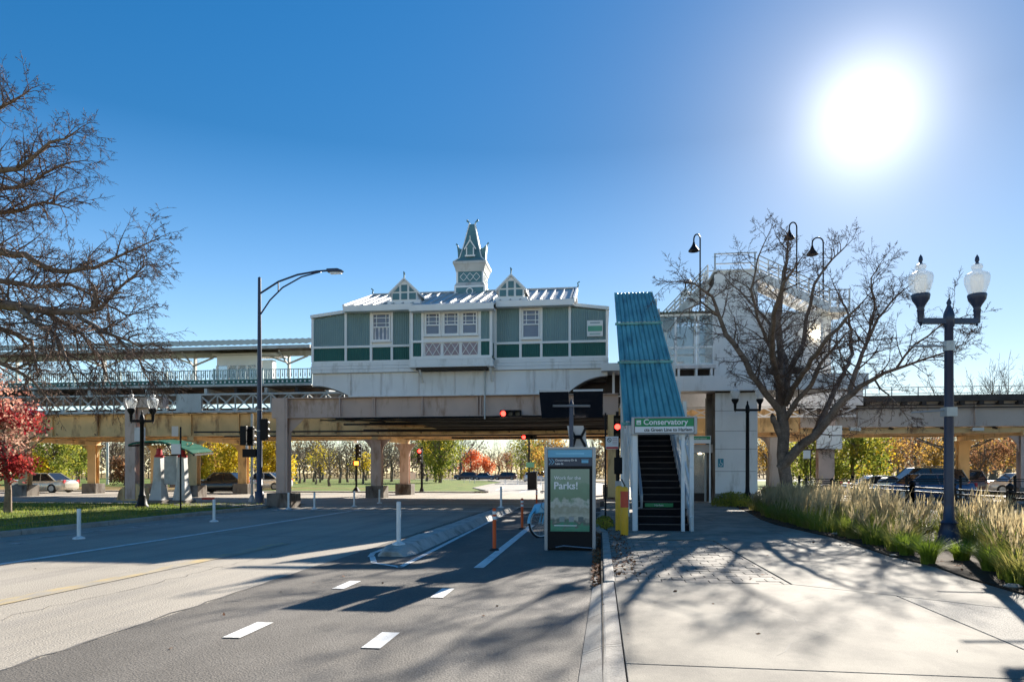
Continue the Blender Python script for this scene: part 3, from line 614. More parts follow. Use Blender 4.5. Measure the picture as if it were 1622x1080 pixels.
def frust(z0, h0, z1, h1, m, nm, par):
    return MB().add([(tcx-h0,cy-h0,z0),(tcx+h0,cy-h0,z0),(tcx+h0,cy+h0,z0),(tcx-h0,cy+h0,z0),(tcx-h1,cy-h1,z1),(tcx+h1,cy-h1,z1),(tcx+h1,cy+h1,z1),(tcx-h1,cy+h1,z1)], [(3,2,1,0),(4,5,6,7),(0,1,5,4),(1,2,6,5),(2,3,7,6),(3,0,4,7)]).build(nm, m, par)
frust(10.75, .66, 10.86, .68, 'trussgrey', 'cornice', tur); frust(10.863, .68, 11.08, .76, 'trussgrey', 'cornice', tur); frust(11.083, .78, 11.2, .78, 'trussgrey', 'cornice', tur)
sp = frust(11.203, .74, 11.42, .52, 'shingle', 'spire', tur); frust(11.423, .52, 12.0, .36, 'shingle', 'spire_stage', tur); frust(12.003, .36, 13.1, .13, 'shingle', 'spire_tip', tur)
for sx in (-1,1):
    MB().tube([(tcx+sx*.74,cy-.74,11.2), (tcx+sx*.52,cy-.52,11.42), (tcx+sx*.36,cy-.36,12.0), (tcx+sx*.13,cy-.13,13.1)], .03, 5).build('hip_ridge', 'trim', tur)
    MB().tube([(tcx+sx*.74,cy+.74,11.2), (tcx+sx*.52,cy+.52,11.42), (tcx+sx*.36,cy+.36,12.0), (tcx+sx*.13,cy+.13,13.1)], .03, 5).build('hip_ridge', 'trim', tur)
    MB().tube([(tcx+sx*.12,cy,13.05), (tcx+sx*.15,cy,13.22), (tcx+sx*.25,cy,13.3), (tcx+sx*.24,cy,13.36)], [.03,.03,.05,.03], 6).build('finial', 'shingle', tur)
    # side lucarnes
    MB().prismy([(tcx+sx*.4,11.35), (tcx+sx*.64,11.35), (tcx+sx*.66,11.75), (tcx+sx*.7,12.1), (tcx+sx*.55,11.95), (tcx+sx*.36,11.9)], cy-.2, cy+.2).build('lucarne', 'shingle', tur)
    MB().tube([(tcx+sx*.68,cy,12.05), (tcx+sx*.71,cy,12.18), (tcx+sx*.77,cy,12.24)], [.04,.03,.045], 6).build('finial', 'shingle', tur)
lf = MB().prismy([(tcx-.18,11.5), (tcx+.18,11.5), (tcx+.18,11.82), (tcx,12.1), (tcx-.18,11.82)], cy-.6, cy-.25).build('lucarne', 'shingle', tur)
q = MB()
for sx in (-1,1): q.beam((tcx+sx*.27,cy-.62,11.78), (tcx,cy-.62,12.2), .05, .05); q.beam((tcx+sx*.16,cy-.61,11.5), (tcx+sx*.16,cy-.61,11.86), .05, .05)
q.box(tcx-.24, tcx+.24, cy-.64, cy-.58, 11.44, 11.51).tube([(tcx,cy-.62,12.15),(tcx,cy-.62,12.4)], [.03,.015], 5); q.build('lucarne_trim', 'trim', tur)
# notice on the right wing
nz0, nz1 = wz(942,533,HY), wz(942,508,HY); nx_0, nx_1 = hx(930), hx(955)
nb_ = bx('notice_board', 'signwhite', None, nx_0, nx_1, HY-.07, HY-.048, nz0, nz1); tag(nb_, 'white and green notice board fixed to the right end of the station house', 'sign')
bx('green_band', M('pale_green_print', (.12,.4,.27), .5), nb_, nx_0+.03, nx_1-.03, HY-.074, HY-.071, nz0+.2, nz1-.22)
bx('text_band', M('pale_print', (.4,.55,.52), .5), nb_, nx_0+.1, nx_1-.1, HY-.074, HY-.071, nz0+.06, nz0+.12)
bx('text_band', M('pale_print2', (.3,.4,.42), .5), nb_, nx_0+.12, nx_1-.12, HY-.074, HY-.071, nz1-.12, nz1-.07)
# white arched plate girder under the house
wg = empty('white_plate_girder', (hx(730), HY, 4.7), 'white arched plate girder carrying the station house over the street', 'girder')
zb = 4.74; GY = HY+.02; zt = 5.69
arcL = [(hx(495),zt), (hx(495),5.18)]+[(hx(497+ (553-497)*t), 5.2-(5.2-zb)*t**1.8) for t in (.15,.3,.45,.6,.75,.9,1.)]
cutsx = [555.5,603,663,720,784,845,897]
xs = [hx(p) for p in cutsx]
MB().prismy(arcL+[(xs[0]-.01,zb), (xs[0]-.01,zt)], GY, GY+.06).build('arched_plate', 'whitegirder', wg)
for a, c in zip(xs, xs[1:]): bx('plate', 'whitegirder', wg, a+.008, c-.008, GY, GY+.06, zb, zt)
arcR = [(xs[-1]+.008,zt), (xs[-1]+.008,zb)]+[(hx(900+(962-900)*t), zb+(5.4-zb)*(1-(1-t)**2.2)) for t in (0,.12,.25,.4,.55,.7,.85,1.)]+[(hx(963),zt)]
MB().prismy(arcR, GY, GY+.06).build('arched_plate', 'whitegirder', wg)
for x in xs: bx('stiffener', 'plate', wg, x-.03, x+.03, GY-.035, GY-.0, zb+.02, zt-.02)
bx('flange', 'whitegirder', wg, hx(553), hx(899), GY-.1, GY+.3, zb-.06, zb-.002)
for nm, A_ in (('L', arcL[1:]), ('R', arcR[1:-1])):
    q = MB()
    for p, r_ in zip(A_, A_[1:]): q.beam((p[0],GY+.6,p[1]-.02), (r_[0],GY+.6,r_[1]-.02), 1.2, .04, (0,0,1))
    q.build('arch_soffit', 'plinth', wg)
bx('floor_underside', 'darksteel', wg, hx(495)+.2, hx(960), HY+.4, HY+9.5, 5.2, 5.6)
bx('gap_shade_sheet', 'darksteel', wg, hx(905), .84, HY+1.0, HY+1.05, 4.7, 5.9)  # dark sheet added to stand in for the shade in this gap
for px in (972, 984): bx('hanger_post', 'whitegirder', wg, hx(px)-.05, hx(px)+.05, HY+.3, HY+.4, 4.7, 5.8)
# downpipe
MB().tube([(hx(768.5),GY-.12,5.7), (hx(768.5),GY-.12,3.7)], .035, 6).build('downpipe', 'grey', wg)
# ================================================================ STREET PORTAL FRAME
PYY = 28.55; pz0, pz1 = 3.87, 4.66
pf = empty('street_portal_frame', (-13.6, PYY, 0), 'dusty pink steel frame with a riveted girder across the street and a column on a concrete block', 'steel frame')
gx0, gx1 = -14.0, .75
q = MB().box(gx0, gx1, PYY-.012, PYY+.012, pz0, pz1); q.build('girder_web', 'pink', pf)
bx('flange', 'pink', pf, gx0, gx1, PYY-.2, PYY+.2, pz1, pz1+.035); bx('flange', 'pink', pf, gx0, gx1, PYY-.2, PYY+.2, pz0-.035, pz0)
for px in (540,592,594.5,670,757,762,845,935): x = wx(px, PYY); bx('stiffener', 'pink', pf, x-.025, x+.025, PYY-.17, PYY-.012, pz0, pz1)
def hcolumn(par, x, y, z0, z1, w_=.5, d=.42, m='pink'):
    q = MB(); q.box(x-w_/2, x+w_/2, y-d/2-.0, y-d/2+.03, z0, z1).box(x-w_/2, x+w_/2, y+d/2-.03, y+d/2, z0, z1).box(x-.015-w_*.12, x+.015-w_*.12, y-d/2+.03, y+d/2-.03, z0, z1).box(x-.015+w_*.12, x+.015+w_*.12, y-d/2+.03, y+d/2-.03, z0, z1)
    c = q.build('column', m, par)
    v = MB()
    for k in range(int((z1-z0)/.35)): zz = z0+.15+k*.35; v.box(x-w_/2+.02, x-w_/2+.05, y-d/2-.012, y-d/2, zz, zz+.03).box(x+w_/2-.05, x+w_/2-.02, y-d/2-.012, y-d/2, zz, zz+.03)
    v.build('rivets', m, c)['kind'] = 'stuff'
    return c
c = hcolumn(pf, -13.55, PYY, .62, pz0-.04, .5); bx('concrete_block', 'plinth', c, -14.1, -13.0, PYY-.5, PYY+.5, -.05, .62, bevel=.03)
bx('cover_plate', 'pink', c, -13.7, -13.4, PYY-.235, PYY-.212, .6, pz1)
MB().prismy([(-13.3,pz0-.04), (-12.6,pz0-.04), (-13.3,pz0-.7)], PYY-.02, PYY+.02).build('gusset', 'pink', pf)
bx('end_post', 'pink', pf, -14.0, -13.3, PYY-.21, PYY-.02, pz0, pz1)
c = hcolumn(pf, .55, PYY, .5, pz0-.04, .45, .42, 'rust')
# second pink portal post further left
pf2 = empty('pink_support_column', (-22.3,32.45,0), 'tall dusty pink steel column with a short girder cap behind the left twin lamp', 'steel column')
c = hcolumn(pf2, wx(211,32.45), 32.45, .15, 4.75, .55, .5); X2 = wx(211, 32.45)
bx('cap_girder', 'pink', pf2, X2-.35, X2+1.75, 32.2, 32.7, 4.75, 5.25); MB().prismy([(X2+.28,4.75), (X2+1.1,4.75), (X2+.28,4.1)], 32.4, 32.46).build('gusset', 'pink', pf2)
bx('base_block', 'rust', c, X2-.4, X2+.4, 32.1, 32.85, -.02, .16); MB().prismy([(X2+.3,.1),(X2+.75,.1),(X2+.65,.75),(X2+.3,.95)], 32.2, 32.7).build('wheel_guard', 'rust', c); MB().prismy([(X2-.3,.1),(X2-.75,.1),(X2-.6,.6),(X2-.3,.8)], 32.2, 32.7).build('wheel_guard', 'rust', c)
bx('small_panel', 'plate', pf2, X2+.35, X2+.9, 32.05, 32.12, 3.05, 3.75); 
# ================================================================ VIADUCT
VY0, VY1 = 39.7, 46.3
via = empty('elevated_viaduct', (0, VY0, 0), 'long orange and beige steel railway viaduct crossing the whole view', 'viaduct')
def vgirder(x0, x1, y, z0, z1, m, seg=3.1, nm='girder'):
    q = MB().box(x0, x1, y-.015, y+.015, z0, z1).build(nm, m, via)
    f = MB().box(x0, x1, y-.2, y+.2, z1, z1+.04).box(x0, x1, y-.2, y+.2, z0-.04, z0); f.build('flanges', m, q)
    x = x0+seg/2
    while x < x1: bx('stiffener', m, q, x-.03, x+.03, y-.16, y-.015, z0, z1); x += seg
    return q
vgirder(-110, 2.2, VY0, 3.75, 5.05, 'rust'); vgirder(-110, 2.2, VY0+2.2, 3.75, 5.0, 'rust', 6.2); vgirder(-110, 110, VY1, 3.75, 5.0, 'rust'); vgirder(-110,110,VY1-2.2,3.75,5.0,'rust',6.2)
vgirder(10.9, 110, VY0, 3.98, 5.22, 'beige', 5.9); vgirder(2.4, 10.8, VY0, 3.75, 5.05, 'rust')
bx('lower_flange_beam', 'rust', via, 10.9, 110, VY0+.05, VY0+.75, 3.62, 3.9)
# ties
tb = MB().box(-.12, .12, VY0-.35, VY1+.35, 5.08, 5.28); tme = None; k = 0
for i in range(-60, 100):
    x = i*.95
    if tme is None: o = tb.build('tie', 'tie', via); tme = o.data
    else: o = link('tie', tme, via)
    o.location = (x, 0, 0)
for y in (VY0+.5, VY0+1.9, VY1-1.9, VY1-.5): bx('rail', 'darksteel', via, -110, 110, y-.04, y+.04, 5.28, 5.44)
bx('edge_timber', 'tie', via, 9, 110, VY0-.4, VY0-.15, 5.27, 5.6); bx('edge_timber', 'tie', via, -110, 110, VY1+.2, VY1+.4, 5.28, 5.6)
bx('cable_trough', 'tie', via, 10.5, 110, VY0-.05, VY0+.3, 5.3, 5.55)
q = MB(); 
for y, z in ((VY0-.25, 5.1), (VY0-.24, 4.95)): q.tube([(10.9,y,z), (30,y,z-.02), (60,y,z)], .03, 5)
q.build('cable', 'darksteel', via)
bx('side_plate', 'plate', via, -1.5, 14, VY0-.45, VY0-.4, 5.1, 6.3)
q = MB()
for i in range(12): x = 2.2+i*.95; q.beam((x,VY0-.5,5.0), (x+.95,VY0-.5,4.55), .06, .07, (0,1,0)); q.beam((x,VY0-.52,4.55), (x+.95,VY0-.52,5.0), .06, .07, (0,1,0))
q.box(2.2, 13.6, VY0-.55, VY0-.45, 4.98, 5.06).box(2.2, 13.6, VY0-.55, VY0-.45, 4.48, 4.56); q.build('lattice_girder', 'plate', via)
vr = empty('viaduct_railing', (20, VY1+1, 5.6), 'thin grey pipe railing on the far walkway of the right viaduct', 'railing')
for z in (6.2, 6.55, 6.95): bx('rail', 'grey', vr, 10.5, 75, VY1+.98, VY1+1.02, z-.02, z+.02)
for i in range(40): x = 10.6+i*1.6; bx('rail_post', 'grey', vr, x-.03, x+.03, VY1+.97, VY1+1.03, 5.5, 6.97)
bx('walkway', 'tie', vr, 10.5, 75, VY1+.45, VY1+1.1, 5.4, 5.5)
# columns
def bent(x, ys, m='rust', wd=.62):
    for y in ys:
        c = hcolumn(via, x, y, .7, 3.45, wd, .42, m if y > 42 else m)
        bx('concrete_block', 'plinth', c, x-.55, x+.55, y-.5, y+.5, -.05, .71, bevel=.03)
        for sg in (-1,1): MB().prismy([(x+sg*.3,3.45), (x+sg*.85,3.45), (x+sg*.55,3.22), (x+sg*.38,2.95), (x+sg*.3,2.6)], y-.06, y+.06).build('bracket', m, c)
for x, ys in ((-49,(40,46)), (-36.3,(40,46)), (-31.4,(46,)), (-24.8,(40,46)), (.75,(40,46)), (22.2,(46,)), (34,(40,46)), (47,(40,46))): bent(x, ys)
bent(-13.15,(40,46),'pink'); bent(22.4,(40,),'pink'); bent(9.6,(40,),'beige'); bent(6.8,(46,)); 
for x, ys in ((-13.15,0), (.75,0), (-24.8,0), (-36.3,0), (12.2,0), (22.3,0), (34,0)):
    bx('cross_girder', 'rust', via, x-.2, x+.2, 39.6, 46.5, 3.45, 3.72)
c = hcolumn(via, 12.25, 39.9, .3, 3.95, .82, .5, 'pink'); bx('concrete_block', 'plinth', c, 11.7, 12.8, 39.4, 40.4, -.05, .32)
bx('column_head', 'pink', via, 11.85, 12.65, 39.5, 39.66, 3.9, 5.2)
# under-deck bracing, hangers and conduits between the two track girders
q = MB()
for i in range(-40, 46, 2):
    x = i*1.3; q.beam((x,VY0,3.85), (x+2.6,VY0+2.2,3.85), .1, .1); q.beam((x,VY0+2.2,3.88), (x+2.6,VY0,3.88), .1, .1); q.beam((x,VY1-2.2,3.85), (x+2.6,VY1,3.85), .1, .1); q.beam((x,VY0+2.2,4.0),(x,VY1-2.2,4.0),.12,.18)
q.build('lattice_bracing', 'darksteel', via)
q = MB()
for y, z in ((34.2,3.95), (35.5,3.7), (37.2,3.85), (38.6,3.62)): q.tube([(-22 if z < 3.8 else -13,y,z), (-6,y,z-.03), (2,y,z)], .05, 6)
q.build('conduit', 'darksteel', via)
# open mesh walkway seen from below, between street frame and viaduct
under = empty('under_station_framing', (-6, 34, 3.9), 'dark grid of joists and open walkway grating beneath the station house', 'framing')
for i in range(24): x = -13+i*.6; bx('joist', 'darksteel' if i % 3 else 'rust', under, x-.05, x+.05, 28.8, 39.6, 4.35, 4.6)
for y in (31, 33.2, 35.4, 37.6): bx('cross_beam', 'rust', under, -13.4, 1.2, y-.08, y+.08, 4.0, 4.34)
q = MB()
for i in range(30): y = 30+i*.3; q.box(-9, .8, y, y+.12, 3.92, 3.96)
q.build('walkway_grating', 'darksteel', under, kind='stuff')
for k, y in enumerate((28.75, 29.4, 31.2)): MB().tube([(-12+k*2,y,3.75-.08*k), (-3,y+.1,3.7-.08*k), (.7,y,3.74-.08*k)], .03, 6).build('conduit', 'darksteel', under)
for i in range(9): x=-12+i*1.45; MB().beam((x,29,3.9), (x+1.5,33.2,4.0), .06, .06).build('brace', 'darksteel', under)
# ================================================================ PLATFORM (left)
PLY = 38.9; pzd = 6.72
plat = empty('station_platform', (-40, PLY, 5), 'white latticed station platform with a grey green canopy stretching left from the house', 'platform')
bx('deck', 'darksteel', plat, -110, wx(494,PLY), PLY+.05, PLY+2.4, pzd-.2, pzd-.04); bx('deck_edge', 'trussgrey', plat, -110, wx(494,PLY), PLY-.1, PLY+.03, pzd-.12, pzd)
bx('far_deck', 'darksteel', plat, -110, -14, VY1-.4, VY1+1.8, pzd-.2, pzd-.04)
TX1 = wx(545, PLY); tz0, tz1 = 5.08, 6.2
bx('top_chord', 'trussgrey', plat, -110, TX1, PLY-.1, PLY+.1, tz1-.1, tz1); bx('bottom_chord', 'trussgrey', plat, -110, TX1, PLY-.1, PLY+.1, tz0, tz0+.12)
x = TX1; step_ = 1.12
tp = None; k = 0
while x > -70:
    if tp is None:
        q = MB(); q.beam((0,PLY,tz0+.1), (-step_,PLY,tz1-.08), .07, .09, (0,1,0)); q.beam((0,PLY-.03,tz1-.08), (-step_,PLY-.03,tz0+.1), .07, .09, (0,1,0)); q.box(-.03, .03, PLY-.05, PLY+.05, tz0+.1, tz1-.1)
        o = q.build('lattice_panel', 'trussgrey', plat); tp = o.data
        OX = -OFF[plat].x
    else: o = link('lattice_panel', tp, plat)
    o.location.x = x; x -= step_
x = TX1
while x > -70:
    o = link('far_lattice_panel', tp, plat); o.location.x = x; o.location.y = VY1+.6-PLY; x -= step_
bx('far_chord', 'trussgrey', plat, -110, TX1, VY1+.5, VY1+.7, tz0, tz0+.14); bx('walk_beam', 'rust', plat, -110, TX1, VY1-.7, VY1-.6, 5.1, 5.6); bx('deck_stringer', 'plinth', plat, -110, TX1, PLY+1.0, PLY+1.1, 5.75, 6.35)
for v in (-23.6, -41.5): bx('truss_plate', 'trussgrey', plat, v-1.6, v, PLY-.12, PLY+.08, tz0, tz1)
for k in range(28): x = TX1-1-k*1.9; bx('deck_bracket', 'darksteel' if k % 2 else 'trussgrey', plat, x-.09, x+.09, PLY-.02, PLY+2.3, tz1+.02, pzd-.21)
# railing panels
rp = empty('platform_railing', (-20, PLY, pzd), 'white and green balustrade along the near edge of the platform', 'railing')
x = wx(494, PLY); PWD = 3.05; pm = None
while x > -72:
    if pm is None:
        A = MB(); B = MB(); C_ = MB(); D_ = MB()
        A.box(-PWD, -.0, PLY-.03, PLY+.03, pzd+.84, pzd+.88).box(-PWD, 0, PLY-.02, PLY+.02, pzd+.28, pzd+.31).box(-.05, .05, PLY-.06, PLY+.06, pzd, pzd+.95).box(-PWD,0,PLY-.02,PLY+.02,pzd,pzd+.03)
        for i in range(1, 11): xx = -PWD*i/11; A.box(xx-.035, xx+.035, PLY-.015, PLY+.015, pzd+.32, pzd+.84)
        B.box(-PWD+.06, -.06, PLY-.01, PLY+.01, pzd+.03, pzd+.28)
        for i in range(11): xx = -PWD*(i+.5)/11; C_.box(xx-.05, xx+.05, PLY-.02, PLY-.012, pzd+.1, pzd+.2); D_.box(xx-.03, xx+.03, PLY-.012, PLY+.012, pzd+.42, pzd+.62).box(xx-.015, xx+.015, PLY-.01, PLY+.01, pzd+.62, pzd+.84)
        pan_ = A.build('railing_panel', 'palegreen', rp); o2 = [B.build('toe_board', 'dkgreen', pan_), C_.build('rosettes', 'trim', pan_), D_.build('ornaments', 'sage', pan_)]
        for o_ in o2: o_['kind'] = 'stuff'
        pm = pan_
    else: pan_ = copy_tree(pm, rp)
    pan_.location.x = x; x -= PWD
# canopy
CYY = PLY-.3; cz = 8.92
can = empty('platform_canopy', (-20, CYY, cz), 'grey green ribbed canopy on white posts over the platform', 'canopy')
cx1 = wx(493, CYY)
q = MB(); vs = []; n = 330
for i in range(n+1):
    x = cx1-i*.2; d = .0 if i % 2 else .05; vs += [(x, CYY-.25, cz+d+.02), (x, CYY+2.4, cz+.85+d)]
q.add(vs, [(2*i, 2*i+2, 2*i+3, 2*i+1) for i in range(n)]); q.build('ribbed_roof', 'platroof', can)
bx('eave_beam', 'trussgrey', can, cx1-66, cx1, CYY-.2, CYY-.1, cz-.2, cz-.02); bx('inner_beam', 'trussgrey', can, cx1-66, cx1, CYY+1.5, CYY+1.7, cz-.35, cz+.0)
bx('ceiling', 'plinth', can, cx1-66, cx1, CYY-.1, CYY+2.3, cz-.06, cz-.02)
for k in range(11):
    x = cx1-2.1-k*6.1; p = bx('canopy_post', 'trussgrey', can, x-.06, x+.06, CYY+1.5, CYY+1.7, pzd, cz-.3)
    MB().beam((x,CYY+1.5,cz-.9), (x,CYY+.2,cz-.25), .07, .1).build('brace', 'trussgrey', p); MB().beam((x,CYY+1.6,cz-.8), (x+1.2,CYY+1.6,cz-.35), .07, .1).build('brace', 'trussgrey', p); MB().beam((x,CYY+1.6,cz-.8), (x-1.2,CYY+1.6,cz-.35), .07, .1).build('brace', 'trussgrey', p)
# waiting shelter on platform
wsx0, wsx1 = wx(345,PLY+1), wx(440,PLY+1)
ws = empty('platform_waiting_room', ((wsx0+wsx1)/2, PLY+1, pzd), 'small white windowed waiting room on the platform beside the street light pole', 'shelter')
bx('upper_wall', 'trim', ws, wsx0, wsx1-1.3, PLY+.9, PLY+1.0, 8.0, 8.6); bx('upper_wall', 'trim', ws, wsx0, wsx1-1.3, PLY+2.2, PLY+2.3, 8.0, 8.5)
for f in (0,.28,.52,.76,1): x = wsx0+(wsx1-1.3-wsx0)*f; bx('mullion', 'trim', ws, x-.05, x+.05, PLY+.88, PLY+1.0, pzd, 8.0)
bx('glass_wall', 'glass', ws, wsx0, wsx1-1.3, PLY+.94, PLY+.96, pzd, 8.0); bx('glass_wall', 'glass', ws, wsx0, wsx1-1.3, PLY+2.24, PLY+2.26, pzd, 8.0)
bx('side_pier', 'trim', ws, wsx1-.9, wsx1-.3, PLY+.9, PLY+1.4, pzd, 8.3); bx('roof_slab', 'trim', ws, wsx0-.2, wsx1, PLY+.7, PLY+2.4, 8.62, 8.7)
# ================================================================ COVERED STAIRCASE
SX0, SX1 = .86, 2.18; SY0, SY1 = 17.0, 27.9; SZ1 = 5.85; NS = 34
st = empty('covered_staircase', (1.5, SY0, .1), 'covered station staircase with black steps and a blue ribbed roof', 'staircase')
sr = (SY1-SY0)/NS; rs = (SZ1-.1)/NS
for i in range(NS):
    y = SY0+i*sr; z = .1+(i+1)*rs
    s1 = MB().box(SX0+.06, SX1-.06, y, y+.02, z-rs, z-.03).box(SX0+.06, SX1-.06, y-.015, y+sr+.02, z-.03, z).build('step', 'step', st)
    bx('nosing', 'nosing', s1, SX0+.06, SX1-.06, y-.02, y-.016, z-.024, z-.002)
sl2 = (SZ1-.1)/(SY1-SY0)
for x in (SX0, SX1):
    MB().prismx([(SY0-.05,.1), (SY0+.25,.1), (SY1,SZ1-.25), (SY1,SZ1+.25), (SY0-.05,.1+.32)], x-.03, x+.03).build('stringer', 'white', st)
    for f in range(9):
        y = SY0+.05+f*(SY1-SY0-.1)/8; z0 = .1+(y-SY0)*sl2; 
        bx('post', 'white', st, x-.05, x+.05, y-.05, y+.05, z0 if f else .1, z0+2.5)
    for h, r_ in ((.55,.03), (.95,.035), (1.5,.03), (2.05,.03)):
        MB().beam((x,SY0,.1+h), (x,SY1,SZ1+h), .05, .06).build('side_rail', 'white', st)
    for f in range(32):
        pass
    q = MB()
    for f in range(56): y = SY0+.2+f*(SY1-SY0-.2)/56; z0 = .1+(y-SY0)*sl2+.25; q.box(x-.012, x+.012, y-.012, y+.012, z0, z0+.72)
    q.build('balusters', 'white', st)
    q = MB()
    for f in range(8):
        y = SY0+.05+f*(SY1-SY0-.1)/8; y2 = y+(SY1-SY0-.1)/8; q.beam((x,y,.1+(y-SY0)*sl2+1.5), (x,y2,.1+(y2-SY0)*sl2+2.05), .035, .04); q.beam((x,y,.1+(y-SY0)*sl2+2.4), (x,y2,.1+(y2-SY0)*sl2+1.5), .035, .04)
    q.build('bracing', 'white', st)
# hand rails inside with returns
for x, d in ((SX0+.14,1), (SX1-.14,-1)):
    MB().tube([(x-d*.06,SY0+.25,.62), (x,SY0-.02,.66), (x,SY0-.05,.95), (x,SY0+.1,1.06), (x,SY1,SZ1+.95)], .03, 8).build('handrail', 'alu', st, smooth=True)
    MB().tube([(x,SY0+.15,.75), (x,SY1,SZ1+.65)], .02, 6).build('handrail', 'alu', st)
# ribbed roof in three overlapping sections
def roof_sec(y0, z0, y1, z1, x0, x1):
    n = 10; vs = []; b = MB()
    for i in range(n+1):
        for d, off in ((0,0), (.12,.035), (.78,.035), (.9,0)):
            if i == n and d > 0: break
            x = x0+(x1-x0)*(i+d)/n; vs += [(x,y0,z0+off), (x,y1,z1+off)]
    m = len(vs)//2; b.add(vs, [(2*i, 2*i+2, 2*i+3, 2*i+1) for i in range(m-1)])
    o = b.build('roof_section', 'teal', st)
    for x in (x0, x1): MB().beam((x,y0,z0-.02), (x,y1,z1-.02), .05, .14).build('roof_edge', 'teal', o)
    MB().beam((x0-.08,y0,z0-.03), (x1+.08,y0,z0-.03), .09, .07).build('eave_bar', 'teal', o)
RX0, RX1 = .6, 2.03; rz = lambda y: 2.68+(y-SY0)*sl2*1.02
roof_sec(SY0+.05, rz(SY0+.05), 20.9, rz(20.9), RX0, RX1); roof_sec(20.7, rz(20.7)+.09, 24.2, rz(24.2)+.05, RX0, RX1); roof_sec(24.0, rz(24.0)+.15, 27.9, rz(27.9)+.05, RX0, RX1)
bx('landing_wall', 'white', st, SX0-.02, SX1+.02, SY1+.05, SY1+.1, SZ1, 8.3)
bx('top_landing', 'white', st, SX0-.8, SX1+.1, SY1-.0, SY1+1.5, SZ1-.3, SZ1)
for x in (SX0, SX1):
    for y in (22.5, 26.5): bx('support_leg', 'white', st, x-.08, x+.08, y-.08, y+.08, .1, .1+(y-SY0)*sl2-.1)
# station sign over the stair
SGY = SY0-.12
z0, z1 = wz(1050,688,SGY), wz(1050,660,SGY); x0, x1 = wx(1000,SGY), wx(1104,SGY)
sg = empty('station_sign', ((x0+x1)/2, SGY, z0), 'green and white Conservatory station name sign over the stair entrance', 'sign')
bx('frame', 'alu', sg, x0, x1, SGY-.05, SGY+.1, z0, z1, bevel=.01)
bx('face_border', 'printed_dark', sg, x0+.07, x1-.07, SGY-.056, SGY-.051, z0+.03, z1-.03)
zm = z0+(z1-z0)*.45
bx('green_face', 'signgreen', sg, x0+.085, x1-.085, SGY-.062, SGY-.057, zm, z1-.045); bx('white_face', 'signwhite', sg, x0+.085, x1-.085, SGY-.062, SGY-.057, z0+.045, zm-.003)
text('Conservatory', x0+.28, SGY-.066, zm+.045, .185, 'signwhite', sg, bold=.004)
bx('symbol', 'signwhite', sg, x0+.12, x0+.225, SGY-.0655, SGY-.0625, zm+.045, zm+.15); text('cta', x0+.137, SGY-.068, zm+.065, .055, 'signgreen', sg, 'symbol_lettering', bold=.002)
text('cta Green Line to Harlem', x1-.115, SGY-.066, z0+.075, .107, 'printed_dark', sg, bold=.0025, align='RIGHT')
bx('hanger', 'grey', sg, x1-.42, x1-.36, SGY-.0, SGY+.1, z0-.12, z0)
bx('sign_post', 'white', sg, x1-.36, x1-.28, SGY+.02, SGY+.1, .1, z0)
bx('sign_post', 'white', sg, x0+.03, x0+.13, SGY+.02, SGY+.1, .1, z0)
hs_ = bx('stair_riser_sign', 'signgreen', None, SX0+.28, SX0+.98, SY0+3*sr-.03, SY0+3*sr-.02, .1+3*rs+.02, .1+3*rs+.115); tag(hs_, 'narrow green Harlem strip across a lower step of the staircase', 'sign')
text('Harlem', SX0+.63, SY0+3*sr-.032, .1+3*rs+.04, .075, 'signwhite', hs_, align='CENTER')
# ================================================================ ELEVATOR TOWER
EY = 33.7; EX0, EX1 = wx(1133,EY), wx(1200,EY)
tw = empty('elevator_tower', (EX0, EY, .1), 'white panelled elevator tower rising above the glazed bridge', 'tower')
bx('tower_core', 'joint', tw, EX0+.02, EX1-.02, EY+.03, EY+3, .1, 10.95)
bx('side_wall', 'plinth', tw, EX0-.02, EX0+.02, EY+.04, EY+3, .1, 5.3)
zs = [.5,1.55,2.6,3.45,4.4,5.25]
for a, c in zip(zs, zs[1:]): bx('wall_panel', 'white', tw, EX0, EX1, EY, EY+.05, a+.008, c-.008)
bx('granite_base', M('speckled_granite', (.25,.24,.24), .4, var=.2, vs=30, fine=.6, bs=40), tw, EX0-.02, EX1, EY-.03, EY+.05, .1, .49)
zs = [6.05,6.9,7.85,8.8,9.7,10.4]
for a, c in zip(zs, zs[1:]): bx('wall_panel', 'white', tw, EX0-.05, EX1, EY+.0, EY+.05, a+.008, c-.008); bx('wall_panel', 'white', tw, EX0-.05, EX0-.01, EY+.06, EY+3, a+.008, c-.008)
MB().prismy([(EX0-.05,10.41), (EX1,10.41), (EX1,10.95), (EX0+.3,11.05), (EX0-.05,10.8)], EY, EY+.05).build('wall_panel', 'white', tw)
bx('roof', 'white', tw, EX0-.08, EX1+.03, EY-.04, EY+3.1, 10.95, 11.03)
blk = bx('rear_block', 'white', tw, EX1+.01, EX1+3.0, EY+.6, EY+3, 5.3, 9.1)
for z in (6.2,7.1,8.0): bx('wall_panel', 'white', blk, EX1+.03, EX1+2.98, EY+.55, EY+.6, z+.01, z+.88)
bx('louvre_recess', 'darksteel', blk, EX1+.5, EX1+2.2, EY+.5, EY+.56, 6.05, 6.45)
bx('side_pier', 'white', tw, EX1+3.0, EX1+3.5, EY+.7, EY+1.2, 5.3, 9.6)
lamp_ = MB().lathe([(0,-.12),(.11,-.06),(.12,.06),(0,.12)], (EX1+2.75,EY+.45,8.05), 10).build('wall_lamp', 'warm_lamp', None); tag(lamp_, 'lit round lamp on the white rear block behind the bare tree', 'lamp')
